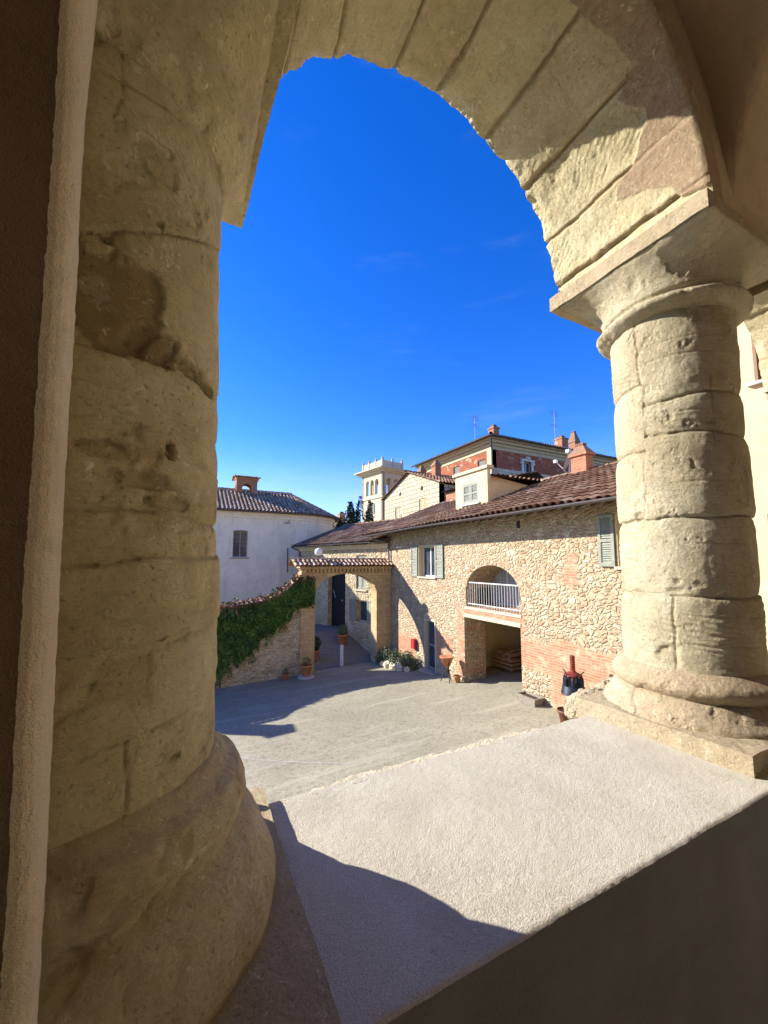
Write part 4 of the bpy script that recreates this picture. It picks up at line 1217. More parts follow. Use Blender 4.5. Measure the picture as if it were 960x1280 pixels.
# ---- lower wing behind the gate, turning slightly left
WA = radians(-16)
WD = np.array((sin(WA), cos(WA), 0)); WN = np.array((-cos(WA), sin(WA), 0)); WP = np.array((9.5, 18.3, 0))
wing = thing('side_wing', 'lower stone wing running back behind the gate, with grey shutters and dark street door', 'house', (9, 21, -4.3))
ops = [(3.55, 5.3, lambda u: -4.3, -0.68, 0.35), (1.55, 2.5, -3.35, -2.15, 0.22), (1.7, 2.55, -1.55, 0.36, 0.2)]
mb = MB(); strip_wall(mb, WP, WD, WN, 8.8, -5.4, 0.95, ops, thick=0.5, du=0.4)
build('front_wall', mb, 'wall_stone', wing)
mb = MB()
mb.obox(WP - WN * 0.5, WD, Z, WN, (8.5, 8.79), (-5.4, 0.9), (-4.5, 0.0)); mb.obox(WP, WD, Z, WN, (-0.3, 8.9), (0.70, 0.96), (0.0, 0.12))
build('eave_band', mb, 'cream_plaster', wing)
mb = MB()
WO = WP + WD * -0.5 + WN * 0.42
tile_roof(mb, plane_map((WO[0], WO[1], 1.06), WD, (-WN[0] * 4.4, -WN[1] * 4.4, 1.66)), 9.5, 4.7, 0.25, 0.40, 0.075, 41)
a = WO + WD * 0 - WN * 4.42; b = WO + WD * 9.5 - WN * 4.42
ridge_tiles(mb, (a[0], a[1], 2.74), (b[0], b[1], 2.74), 0.12, 0.42, 42)
c = b - WN * 4.4; d = a - WN * 4.4
mb.quad((a[0], a[1], 2.7), (b[0], b[1], 2.7), (c[0], c[1], 1.0), (d[0], d[1], 1.0), tone=0.4)
build('roof', mb, 'roof_tile', wing)
mb = MB(); e0 = WO + WN * 0.06; e1 = e0 + WD * 9.5
gutter(mb, [(e0[0], e0[1], 1.05), (e1[0], e1[1], 1.03)])
v0 = WO + WD * 9.48
mb.add([(v0[0], v0[1], 0.95), (v0[0], v0[1], 1.14), tuple((v0 - WN * 4.4)[:2]) + (2.80,), tuple((v0 - WN * 4.4)[:2]) + (2.60,)], [(0, 1, 2, 3)])
p = WP + WD * 8.6 + WN * 0.08
mb.tube([(e1[0], e1[1], 0.98), (p[0], p[1], 0.7), (p[0], p[1], -4)], 0.05, 8)
build('gutter', mb, 'gutter_metal', wing)
mb = MB()
P0 = WP + WD * 3.55
mb.obox(P0 - WN * 0.3, WD, Z, WN, (0, 1.75), (-4.3, -0.68), (-0.06, 0)); 
for k in range(1, 7):
    mb.obox(P0 - WN * 0.3, WD, Z, WN, (k * 0.25 - 0.012, k * 0.25 + 0.012), (-4.2, -0.72), (0.001, 0.012))
dd = build('street_door', mb, 'door_paint', wing)
mb = MB(); q = P0 + WD * 0.62 - WN * 0.28; mb.lathe((q[0], q[1], -2.32), [(0.0, -0.06), (0.05, -0.04), (0.065, 0), (0.05, 0.04), (0.0, 0.06)], 10); build('handle', mb, 'steel', dd)
mb = MB(); q = P0 + WD * 1.35 - WN * 0.27; mb.tube([q + Z * -2.2, q + Z * -1.9 + WD * 0.12, q + Z * -1.75 + WD * 0.2], 0.018, 6); build('knocker', mb, 'steel', dd)
w0 = WP + WD * 1.6 + Z * -3.33
window(wing, w0, WD, WN, 0.85, 1.16, 0.2, 'cream_stone', 0, True, False)
for s in (1.55 - 0.6, 2.5):
    mb = MB(); shutter(mb, WP + WD * s + Z * -3.35 + WN * 0.02, WD, WN, 0.58, 1.22); build('shutter', mb, 'shutter_paint', wing)
mb = MB(); shutter(mb, WP + WD * 1.7 + Z * -1.55 - WN * 0.1, WD, WN, 0.42, 1.9); shutter(mb, WP + WD * 2.13 + Z * -1.55 - WN * 0.1, WD, WN, 0.42, 1.9)
mb.obox(WP - WN * 0.12, WD, Z, WN, (1.7, 2.55), (-1.55, 0.36), (-0.05, 0)); build('shutter', mb, 'shutter_paint', wing)
mb = MB(); mb.obox(WP, WD, Z, WN, (1.6, 2.65), (-1.64, -1.555), (-0.1, 0.08)); build('sill', mb, 'cream_stone', wing)

# ================================================================== GATE ARCH AND GARDEN WALL
GYF, GTH = 17.85, 0.65
gate = thing('gate_arch', 'tan brick gateway arch with a row of roof tiles along its top', 'gate', (7.1, 18.1, -5.0))
ops = [(5.52, 8.68, -5.4, arc_top(7.1, 1.58, -1.50, 0.92))]
mb = MB(); strip_wall(mb, (0, GYF, 0), X, -Y, 9.49 - 4.85, -5.4, -0.38, ops, thick=GTH, du=0.4, u0=4.85)
build('arch_wall', mb, 'gate_brick', gate)
mb = MB()
for k in range(24):
    x = 4.95 + k * 0.19
    mb.box((x, GYF - 0.13, -0.50), (x + 0.10, GYF - 0.001, -0.30))
mb.box((4.72, GYF - 0.16, -0.299), (9.49, GYF + GTH + 0.16, -0.23)); mb.box((4.8, GYF - 0.08, -0.379), (9.49, GYF + GTH + 0.08, -0.30))
build('corbel_course', mb, 'gate_brick', gate)
mb = MB()
tile_roof(mb, plane_map((4.42, GYF - 0.34, -0.20), X, (0, 0.66, 0.30)), 5.07, 0.72, 0.21, 0.36, 0.075, 51, 1.6)
tile_roof(mb, plane_map((4.42, GYF + GTH + 0.34, -0.20), X, (0, -0.66, 0.30)), 5.07, 0.72, 0.21, 0.36, 0.075, 52, 1.6)
ridge_tiles(mb, (4.42, GYF + GTH / 2, 0.10), (9.48, GYF + GTH / 2, 0.10), 0.10, 0.36, 53)
build('tile_coping', mb, 'pale_tile', gate)
mb = MB()
mb.quad((5.515, GYF + 0.02, -5.2), (5.515, GYF + GTH - .02, -5.2), (5.515, GYF + GTH - .02, -1.5), (5.515, GYF + 0.02, -1.5))
lamp = thing('globe_lamp', 'white glass globe lamp standing on the tiled top of the gateway', 'lamp', (5.75, GYF + GTH / 2, 0.12))
mb = MB(); mb.lathe((5.75, GYF + GTH / 2, 0.10), [(0.07, 0), (0.07, 0.04), (0.03, 0.06), (0.03, 0.14), (0.07, 0.16), (0.07, 0.19)], 14); build('lamp_base', mb, 'gutter_metal', lamp)
mb = MB(); mb.lathe((5.75, GYF + GTH / 2, 0.46), [(0.19 * sin(t), -0.19 * cos(t)) for t in np.linspace(0.02, pi - 0.02, 16)], 24); build('lamp_globe', mb, 'globe_glass', lamp, smooth=True)

def gtop(x):
    k = np.interp(x, [-6, -3.2, -1.5, 0.0, 1.4, 2.4, 3.2, 3.7, 4.15, 4.5, 4.8, 5.2], [-0.7, -0.75, -1.4, -1.8, -1.95, -1.87, -1.74, -1.58, -1.32, -1.0, -0.72, -0.55])  # the unseen climb at the left end is added for its ground shadow
    return float(k)
gw = thing('garden_wall', 'low curved stone garden wall left of the gateway, partly under ivy', 'wall', (2, 18.0, -5.1))
mb = MB(); strip_wall(mb, (0, GYF + 0.08, 0), X, -Y, 10.9, lambda x: float(gz(x, 18)) - 0.3, gtop, thick=0.4, du=0.25, u0=-6)
build('wall_body', mb, 'wall_stone', gw)
mb = MB(); R = random.Random(5)
x = -6.0
while x < 4.8:
    s = (gtop(x + 0.1) - gtop(x - 0.1)) / 0.2
    z = gtop(x) + 0.02
    w = 0.2
    tone = R.random()
    tile_roof(mb, plane_map((x, GYF - 0.08, z), (1, 0, s), (0, 0.28, 0.12)), w, 0.34, w, 0.34, 0.06, int(x * 100) + 900, 1.5)
    tile_roof(mb, plane_map((x, GYF + 0.64, z), (1, 0, s), (0, -0.28, 0.12)), w, 0.34, w, 0.34, 0.06, int(x * 100) + 1900, 1.5)
    x += 0.2
build('tile_coping', mb, 'pale_tile', gw)
mb = MB(); mb.box((-5.1, 17.75, -5.6), (-4.5, 18.35, 0.25)); mb.box((-5.18, 17.67, 0.252), (-4.42, 18.43, 0.35)); build('pier', mb, 'gate_brick', gw)  # unseen pier, added to throw a shadow onto the courtyard ground
# ivy
R = np.random.RandomState(4)
n = 24000
xs = R.uniform(-2.0, 5.45, n); top = np.array([gtop(x) for x in np.clip(xs, -6, 5.2)])
xs_l = np.interp(xs, [-2.0, 1.35, 1.9, 2.6, 3.3, 4.0, 4.6, 5.1, 5.5], [3.1, 2.95, 2.8, 2.45, 1.95, 1.55, 1.45, 1.5, 1.2])
P = np.stack([xs, xs * 0, xs * 0], -1)
xs_l = xs_l * (1 + 0.16 * fbm(P, 1.6, 3, 301) + 0.12 * fbm(P, 6, 2, 302))
f = R.uniform(0, 1, n) ** 0.95
z = top + 0.20 - f * xs_l
z = np.where(xs > 4.7, np.minimum(z, -0.75 - f * 1.2 + 0.2 * R.normal(size=n) * 0.5), z)
Q = np.stack([xs, xs * 0, z], -1)
thickn = 0.10 + 0.20 * np.clip(fbm(Q, 2.2, 4, 303) + 0.35, 0, 1)
y = GYF + 0.06 - R.uniform(0.0, 1, n) ** 0.6 * thickn
keep = fbm(Q, 3.0, 4, 304) > -0.42 - 0.1 * (f < 0.8)
keep &= np.hypot(0, 1) > 0
ontop = (f < 0.09)
y = np.where(ontop, GYF + R.uniform(-0.15, 0.5, n), y)
tone = np.clip(0.38 + 0.45 * fbm(Q, 2.6, 4, 305) + R.normal(size=n) * 0.16, 0, 0.78)
red = (f < 0.10 + 0.05 * R.normal(size=n)) & (R.uniform(size=n) < 0.6)
tone = np.where(red, R.uniform(0.86, 1.0, n), tone)
P = np.stack([xs, y, z], -1)[keep]
mb = MB(); leaves(mb, P, 0.070, tone[keep], 6, (0, -1, 0.35), 0.45)
# trailing shoots below the edge and sprigs on top
for k in range(110):
    x0 = R.uniform(0.6, 5.2); L0 = float(np.interp(x0, [-2.0, 1.35, 1.9, 2.6, 3.3, 4.0, 4.6, 5.1, 5.5], [3.1, 2.95, 2.8, 2.45, 1.95, 1.55, 1.45, 1.5, 1.2]))
    up = k % 6 == 0
    z1 = gtop(min(x0, 5.1)) + 0.15 if up else gtop(min(x0, 5.1)) + 0.3 - L0 * R.uniform(0.75, 1.0)
    m = R.randint(6, 16)
    s_ = np.linspace(0, 1, m)
    ln_ = R.uniform(0.08, 0.22) if up else -R.uniform(0.2, 0.7)
    if z1 + ln_ < float(gz(x0, 17.8)) + 0.05:
        continue
    Pk = np.stack([x0 + R.uniform(-0.2, 0.2) * s_ + R.normal(size=m) * 0.02, GYF - 0.02 - 0.05 * R.uniform(size=m) + (0.2 if up else 0.0), z1 + ln_ * s_], -1)
    leaves(mb, Pk, 0.055, np.full(m, R.uniform(0.84, 1.0) if (up and R.uniform() < 0.6) else R.uniform(0.3, 0.75)), 1000 + k, (0, -1, 0.2), 0.4)
iv = thing('ivy', 'thick dark green ivy with reddish top leaves covering the garden wall', 'ivy', (2, 17.7, -5))
build('foliage', mb, 'ivy_leaf', iv)
mb = MB()
for k in range(5):
    x0 = 0.2 + k * 0.35
    mb.tube([(x0 + 0.06 * sin(q * 1.1 + k), GYF + 0.05, float(gz(x0, 17.8)) + 0.9 * q / 4) for q in range(5)], [0.03, 0.027, 0.025, 0.02, 0.015], 6)
build('stem', mb, 'trunk_bark', iv)

# ================================================================== WHITE CHAPEL WITH ROUNDED END
WY = 29.0
AC = np.array((7.8, 32.56)); AR = 3.56
ch = thing('white_chapel', 'white rendered building with rounded end and tiled roof, left of the gateway', 'building', (3, 31, -4))
mb = MB()
ops = [(3.0, 3.98, 0.30, arc_top(3.49, 0.5, 2.1, 0.10), 0.22)]
strip_wall(mb, (0, WY, 0), X, -Y, 7.8 + 9, -5, 3.5, ops, thick=0.5, du=0.6, u0=-9, back=False)
T = np.linspace(-pi / 2, pi / 2, 40)
mb.grid(np.stack([np.stack([AC[0] + AR * np.cos(T), AC[1] + AR * np.sin(T), np.full(40, zz)], -1) for zz in (-5, 0, 3.5)]))
mb.box((-9, 36.1, -5), (7.8, 36.12, 3.5)); mb.box((-9.0, WY + 0.3, -5), (-8.9, 36.1, 3.5))
build('wall', mb, 'white_plaster', ch)
mb = MB()
for r, z0, z1 in ((0.16, 3.25, 3.5), (0.08, 3.08, 3.25)):
    mb.box((-9, WY - r, z0), (7.8, WY - 0.001, z1))
    Tq = np.linspace(-pi / 2, pi / 2, 40)
    A = np.stack([AC[0] + (AR + r) * np.cos(Tq), AC[1] + (AR + r) * np.sin(Tq), np.full(40, z0)], -1)
    B = A.copy(); B[:, 2] = z1
    C_ = np.stack([AC[0] + AR * np.cos(Tq), AC[1] + AR * np.sin(Tq), np.full(40, z0)], -1)
    mb.grid(np.stack([C_, A, B]))
mb.box((6.1, WY - 0.05, -5), (6.35, WY - 0.001, 3.0))
build('cornice', mb, 'white_plaster', ch)
EV, RZC = 3.58, 5.62
mb = MB()
wl = 7.8 + 9
tile_roof(mb, plane_map((-9, WY - 0.45, EV), X, (0, AC[1] - WY + 0.45, RZC - EV)), wl, math.hypot(AC[1] - WY + 0.45, RZC - EV), 0.27, 0.42, 0.085, 61)
def cone_map(u, v, h):
    t = -pi / 2 + u / (AR + 0.45)
    rr = (AR + 0.45) * (1 - v / 4.5)
    q = 1 - v / 4.5
    dd = np.array((cos(t), sin(t), 0))
    p = np.array((AC[0], AC[1], 0)) + dd * rr + Z * (EV + (RZC - EV) * v / 4.5)
    sl = math.atan2(RZC - EV, AR + 0.45)
    return p + (dd * sin(sl) + Z * cos(sl)) * h
tile_roof(mb, cone_map, pi * (AR + 0.45), 4.45, 0.27, 0.42, 0.085, 62)
ridge_tiles(mb, (-9, AC[1], RZC + 0.03), (7.9, AC[1], RZC + 0.03), 0.15, 0.42, 63)
mb.quad((-9, AC[1], RZC - .02), (7.8, AC[1], RZC - .02), (7.8, 36.6, 3.6), (-9, 36.6, 3.6), tone=0.4)
build('roof', mb, 'pale_tile', ch)
mb = MB(); gutter(mb, [(-9, WY - 0.5, EV - 0.02), (7.8, WY - 0.5, EV - 0.02)], 0.09)
Tq = np.linspace(-pi / 2, pi / 2, 30)
gutter(mb, [(AC[0] + (AR + 0.5) * cos(q), AC[1] + (AR + 0.5) * sin(q), EV - 0.02) for q in Tq], 0.09)
mb.quad((-9, WY - 0.46, EV - 0.04), (7.8, WY - 0.46, EV - 0.04), (7.8, WY + 0.1, EV - 0.04), (-9, WY + 0.1, EV - 0.04))
mb.grid(np.stack([np.stack([AC[0] + r * np.cos(Tq), AC[1] + r * np.sin(Tq), np.full(30, EV - 0.04)], -1) for r in (AR - 0.1, AR + 0.46)]))
build('gutter', mb, 'gutter_metal', ch)
wd = window(ch, (3.0, WY, 0.30), X, -Y, 0.98, 1.9, 0.2, 'grey_stone', 1, False, False)
mb = MB()
for k in range(1, 6):
    mb.box((3.02, WY + 0.13, 0.3 + k * 0.31), (3.96, WY + 0.15, 0.3 + k * 0.31 + 0.025))
build('window_bar', mb, 'dark_iron', wd)
mb = MB(); mb.box((2.85, WY - 0.10, 0.20), (4.13, WY + 0.1, 0.296)); build('sill', mb, 'grey_stone', ch)
mb = MB()
for x0, x1 in ((2.78, 3.0), (3.98, 4.2)):
    mb.box((x0, WY - 0.035, 0.30), (x1, WY - 0.001, 2.16))
strip_wall(mb, (0, WY - 0.036, 0), X, -Y, 1.42, arc_top(3.49, 0.5, 2.1, 0.10), arc_top(3.49, 0.75, 2.25, 0.20), thick=0.034, du=0.1, u0=2.78)
build('window_surround', mb, 'white_plaster', ch)
mb = MB(); mb.tube([(6.45, WY - 0.04, 2.85), (6.7, WY - 0.2, 2.82), (6.95, WY - 0.25, 2.84)], 0.02, 6); mb.tube([(6.7, WY - 0.2, 2.82), (6.85, WY - 0.3, 3.05)], 0.02, 6)
build('wall_bracket', mb, 'dark_iron', ch)
mb = MB(); mb.tube([(6.8, WY - 0.05, -0.8), (6.8, WY - 0.05, 1.0)], 0.03, 6); build('iron_tie', mb, 'dark_iron', ch)
# open brick chimney lantern on the ridge
mb = MB()
lx, ly, lw = 4.2, AC[1], 0.78
for s in (-1, 1):
    strip_wall(mb, (lx, ly + s * 0.60, 0), X, (0, s, 0), 2 * lw, 5.3, 6.50, [(-0.34, 0.34, 5.3, arc_top(0, 0.345, 5.75, 0.36))], thick=0.3, du=0.3, u0=-lw)
    strip_wall(mb, (lx + s * (lw - 0.004), ly, 0), Y, (s, 0, 0), 0.58, 5.3, 6.495, [(-0.25, 0.25, 5.3, arc_top(0, 0.255, 5.75, 0.3))], thick=0.29, du=0.3, u0=-0.29)
ln = build('chimney', mb, 'red_brick', ch)
mb = MB(); mb.box((lx - lw - 0.05, ly - 0.66, 6.502), (lx + lw + 0.05, ly + 0.66, 6.57), tone=0.8)
for s in (-1, 1):
    tile_roof(mb, plane_map((lx - lw - 0.22, ly + s * 0.9, 6.55), X, (0, -s * 0.9, 0.25)), 2 * lw + 0.44, 0.93, 0.22, 0.4, 0.07, 65, 1.8)
build('chimney_cap', mb, 'pale_tile', ln)

# ================================================================== PEACH WING (right, past the column)
pw = thing('peach_building', 'peach rendered wing seen past the right column, with brown framed windows', 'building', (9.3, 2, -4.5))
mb = MB()
ops = [(2.05, 3.10, 3.30, 4.95, 0.25), (2.05, 3.10, -0.45, 0.85, 0.25)]
strip_wall(mb, (9.3, 0, 0), Y, NX_, 4.62 + 6, -5.5, 9.0, ops, thick=0.5, du=1, u0=-6)
mb.box((9.81, -6, -5.5), (16, 4.62, 9.0))
build('wall', mb, 'peach_plaster', pw)
for z0, h in ((3.30, 1.65), (-0.45, 1.3)):
    w_ = window(pw, (9.3, 3.10, z0), -Y, NX_, 1.05, h, 0.16, 'brown_frame', 1, False, True)
    mb = MB()
    mb.obox((9.3, 3.10, z0), -Y, Z, NX_, (0.0, 0.05), (0.01, h - .06), (-0.14, 0.02)); mb.obox((9.3, 3.10, z0), -Y, Z, NX_, (1.0, 1.05), (0.01, h - .06), (-0.14, 0.02)); mb.obox((9.3, 3.10, z0), -Y, Z, NX_, (0, 1.05), (h - 0.05, h), (-0.14, 0.02))
    build('casing', mb, 'brown_frame', w_)
    mb = MB(); mb.obox((9.3, 3.10, z0), -Y, Z, NX_, (-0.1, 1.15), (-0.06, -0.001), (-0.1, 0.1)); build('sill', mb, 'grey_stone', w_)

# ================================================================== BUILDINGS BEYOND
# gabled stone house
gh = thing('gabled_house', 'pale ashlar house with a sunlit gable and two round holes, beyond the roof', 'house', (17, 28.5, -3))
mb = MB()
GA, GB, GM = 24.2, 33.2, 28.7
def gt(u):
    return 6.0 + 1.62 * (1 - abs(u - GM) / (GB - GA) * 2)
strip_wall(mb, (17, 0, 0), Y, NX_, GB - GA, -4, gt, [(25.95, 27.05, 3.6, 5.1, 0.2), (30.1, 31.1, 3.6, 4.85, 0.2), (26.4, 26.8, 5.75, arc_top(26.6, 0.2, 5.95, 0.22), 0.4), (30.0, 30.34, 5.85, arc_top(30.17, 0.17, 6.0, 0.2), 0.4)], thick=0.5, du=0.5, u0=GA)
mb.box((17.01, GA, -4), (26, GA + 0.3, 5.9)); mb.box((17.01, GB - 0.3, -4), (26, GB, 5.9))
build('wall', mb, 'ashlar', gh)
mb = MB()
tile_roof(mb, plane_map((16.75, GA - 0.35, 5.93), X, (0, GM - GA + 0.35, 1.74)), 9.3, math.hypot(GM - GA + 0.35, 1.74), 0.3, 0.5, 0.09, 71)
tile_roof(mb, plane_map((16.75, GB + 0.35, 5.93), X, (0, GM - GB - 0.35, 1.74)), 9.3, math.hypot(GB - GM + 0.35, 1.74), 0.3, 0.5, 0.09, 72)
ridge_tiles(mb, (16.7, GM, 7.72), (26, GM, 7.72), 0.14, 0.45, 73)
build('roof', mb, 'roof_tile', gh)
for y0, w, h in ((25.95, 1.1, 1.5), (30.1, 1.0, 1.25)):
    mb = MB(); mb.box((17.12, y0, 3.6), (17.16, y0 + w, 3.6 + h)); shutter(mb, (17.1, y0, 3.6), Y, NX_, w / 2 - 0.01, h); shutter(mb, (17.1, y0 + w / 2, 3.6), Y, NX_, w / 2 - 0.01, h)
    build('shutter', mb, 'cream_stone' if y0 > 30 else 'peach_plaster', gh)
for y0 in (26.2, 29.8):
    mb = MB(); mb.box((17.39, y0, 5.6), (17.44, y0 + 0.8, 6.4)); build('round_hole', mb, 'dark_wood', gh)
chimney('chimney', gh, (19.3, 30.2), 6.5, 8.2, 0.55, 0.55, 'red_brick', 0.5)
chimney('chimney', gh, (19.4, 28.0), 7.2, 8.3, 0.6, 0.6, 'red_brick', 0.4)

# low brick house between gable and dormer
lb = thing('brick_annexe', 'low brick and stone annexe with tiled roof just left of the dormer', 'house', (18, 22.5, 0))
mb = MB(); mb.box((17.2, 19.5, -4), (24, 23.6, 5.1)); build('wall', mb, 'red_brick', lb)
mb = MB(); tile_roof(mb, plane_map((17.0, 19.3, 5.12), Y, (5, 0, 1.2)), 4.5, 5.1, 0.3, 0.5, 0.09, 75); mb.quad((22, 19.3, 6.3), (22, 23.8, 6.3), (24.2, 23.8, 5.1), (24.2, 19.3, 5.1), tone=0.4); build('roof', mb, 'roof_tile', lb)

# big brick palazzo
pz = thing('brick_palazzo', 'large old brick palazzo with cream cornice under a low tiled roof', 'palazzo', (24, 26, 0))
PXc, PYc = 24.0, 26.0
LL, RL = 11.2, 22.0
mb = MB()
strip_wall(mb, (PXc, PYc, 0), Y, NX_, LL, -4, 9.95, [(0.9, 1.9, 8.0, 9.3, 0.3), (4.6, 5.6, 8.2, 9.5, 0.3), (8.4, 9.2, 8.2, 9.5, 0.3)], thick=0.5, du=1)
strip_wall(mb, (PXc, PYc, 0), X, -Y, RL, -4, 9.95, [(3.75, 4.75, 7.9, 9.3, 0.3), (10.5, 11.5, 7.9, 9.3, 0.3)], thick=0.5, du=1)
mb.box((PXc + .6, PYc + LL - .3, -4), (PXc + RL, PYc + LL, 9.9))
build('wall', mb, 'palazzo_brick', pz)
mb = MB(); mb.box((PXc - 0.04, PYc - 0.04, -4), (PXc + RL, PYc - 0.001, 8.3)); mb.box((PXc - 0.04, PYc, -4), (PXc - 0.001, PYc + LL, 7.9))
build('stone_base', mb, 'palazzo_stone', pz)
mb = MB()
for d, z0, z1 in ((0.06, 9.951, 10.25), (0.18, 10.251, 10.5), (0.42, 10.501, 10.72), (0.68, 10.721, 10.88)):
    mb.box((PXc - d, PYc - d, z0), (PXc + RL, PYc + LL + d, z1))
mb.box((PXc - 0.06, PYc - 0.06, 7.0), (PXc - 0.041, PYc + 0.6, 9.95))
build('cornice', mb, 'cornice_stone', pz)
mb = MB()
O = 0.95
hx, hy = PXc + 5.6, PYc + LL / 2
A = (PXc - O, PYc - O, 10.9); B = (PXc - O, PYc + LL + O, 10.9)
sl = 1.75
tile_roof(mb, plane_map(A, Y, (6.5, 0, sl)), LL + 2 * O, 6.6, 0.34, 0.5, 0.09, 81)
tile_roof(mb, plane_map((PXc - O, PYc - O, 10.9), X, (0, 6.5, sl)), RL, 6.6, 0.34, 0.5, 0.09, 82)
pz_r = MB()
# keep only the lower envelope of the two slopes at the hip
V = np.concatenate(mb.v)
lim = 10.9 + sl / 6.5 * np.minimum(V[:, 0] - (PXc - O), V[:, 1] - (PYc - O)) + 0.12
V[:, 2] = np.minimum(V[:, 2], lim)
mb.v = [V]
ridge_tiles(mb, (PXc - O, PYc - O, 10.98), (PXc - O + 6.5, PYc - O + 6.5, 10.98 + sl), 0.16, 0.5, 83, None)
build('roof', mb, 'roof_tile', pz)
mb = MB(); gutter(mb, [(PXc - O - .05, PYc + LL + O, 10.9), (PXc - O - .05, PYc - O - .05, 10.9), (PXc + RL, PYc - O - .05, 10.9)], 0.10)
mb.quad((PXc - O, PYc - O, 10.885), (PXc + .1, PYc, 10.885), (PXc + .1, PYc + LL, 10.885), (PXc - O, PYc + LL, 10.885)); mb.quad((PXc - O, PYc - O, 10.885), (PXc, PYc + .1, 10.885), (PXc + RL, PYc + .1, 10.885), (PXc + RL, PYc - O, 10.885))
mb.tube([(PXc - 0.9, PYc - 0.9, 10.8), (PXc - 0.5, PYc - 0.5, 10.2), (PXc - 0.1, PYc - 0.1, 9.9), (PXc - 0.1, PYc - 0.1, 4)], 0.07, 8)
build('gutter', mb, 'gutter_metal', pz)
for y0, w, h in ((0.9, 1.0, 1.3), (4.6, 1.0, 1.3), (8.4, 0.8, 1.3)):
    mb = MB(); zs_ = 8.0 if y0 < 2 else 8.2
    mb.box((PXc + 0.15, PYc + y0, zs_), (PXc + 0.2, PYc + y0 + w, zs_ + h)); shutter(mb, (PXc + .13, PYc + y0, zs_), Y, NX_, w, h); build('shutter', mb, 'shutter_paint', pz)
for x0 in (3.75, 10.5):
    wd = window(pz, (PXc + x0, PYc, 7.9), X, -Y, 1.0, 1.4, 0.2, 'white_stone', 1, True, False)
    mb = MB()
    for a, b in ((-0.22, -0.001), (1.001, 1.22)):
        mb.obox((PXc + x0, PYc, 7.8), X, Z, -Y, (a, b), (0, 1.5), (0, 0.12))
    mb.obox((PXc + x0, PYc, 9.301), X, Z, -Y, (-0.35, 1.35), (0, 0.16), (0, 0.2)); mb.lathe((PXc + x0 + 0.5, PYc - 0.1, 9.46), [(0.28, 0), (0.32, 0.1), (0.2, 0.25), (0.05, 0.35)], 12)
    for a in (-0.25, 1.25):
        mb.lathe((PXc + x0 + a, PYc - 0.08, 8.95), [(0.02, 0), (0.16, 0.08), (0.18, 0.2), (0.1, 0.32), (0.02, 0.36)], 10)
    build('surround', mb, 'white_stone', wd)
chimney('chimney', pz, (PXc + 0.2, PYc - 0.1), 11.0, 11.75, 0.65, 0.65, 'red_brick', 0.25)
chimney('chimney', pz, (PXc + 10.9, PYc + 1.4), 11.3, 12.75, 0.95, 0.9, 'red_brick', 0.25)
chimney('chimney', pz, (PXc + 13.2, PYc + 1.6), 11.3, 12.8, 0.75, 0.75, 'red_brick', 1.1)
def antenna(name, label, p, h, arms, seed):
    t = thing(name, label, 'antenna', p, 'television antennas on the roofs')
    mb = MB(); x, y, z = p
    mb.tube([(x, y, z), (x, y, z + h)], 0.022, 6)
    build('mast', mb, 'gutter_metal', t)
    for za, L, n in arms:
        mb = MB(); d = np.array((cos(seed), sin(seed), 0)); s = np.array((-sin(seed), cos(seed), 0))
        c = np.array((x, y, z + za))
        mb.tube([c - d * L / 2, c + d * L / 2], 0.015, 5)
        for k in range(n):
            q = c - d * L / 2 + d * L * k / (n - 1)
            mb.tube([q - s * 0.35, q + s * 0.35], 0.009, 4)
        build('aerial', mb, 'gutter_metal', t)
antenna('roof_antenna', 'thin television antenna mast at the left end of the palazzo roof', (25.2, 29.6, 11.2), 3.3, [(3.0, 1.5, 7), (2.2, 1.2, 5)], 0.8)
antenna('roof_antenna', 'taller television antenna beside the chimney on the right palazzo roof', (PXc + 10.6, PYc + 1.9, 11.4), 4.6, [(4.3, 1.8, 8), (3.0, 1.3, 6)], 0.5)
# satellite dish behind the ridge of the stone house
sd = thing('satellite_dish', 'grey satellite dish seen edge on above the roof ridge by the chimney', 'dish', (13.9, 10.6, 3.4))
mb = MB(); mb.tube([(13.9, 10.6, 3.3), (13.9, 10.6, 4.5)], 0.035, 8); build('mast', mb, 'steel', sd)
mb = MB()
c = np.array((13.85, 10.55, 4.05)); ax_ = np.array((-0.54, 0.77, 0.35)); ax_ /= np.linalg.norm(ax_); s1 = np.cross(ax_, Z); s1 /= np.linalg.norm(s1); s2 = np.cross(s1, ax_)
rr, tt2 = np.meshgrid(np.linspace(0, 0.42, 8), np.linspace(0, 2 * pi, 28))
mb.grid(np.array([[c + s1 * r * cos(t_) + s2 * r * sin(t_) + ax_ * (r * r * 0.6) for r, t_ in zip(a, b)] for a, b in zip(rr, tt2)]))
mb.grid(np.array([[c - ax_ * 0.012 + s1 * r * cos(t_) + s2 * r * sin(t_) + ax_ * (r * r * 0.6) for r, t_ in zip(a, b)] for a, b in zip(rr, tt2)]))
build('dish', mb, 'grey_stone', sd, smooth=True)
mb = MB(); mb.tube([c - s2 * 0.4, c + ax_ * 0.5 - s2 * 0.1], 0.015, 6); q = c + ax_ * 0.5 - s2 * 0.1; mb.box(q - 0.06, q + 0.06); build('receiver_arm', mb, 'white_paint', sd)
mb = MB(); mb.box((13.82, 10.52, 4.46), (13.98, 10.68, 4.58)); build('mast_box', mb, 'white_paint', sd)

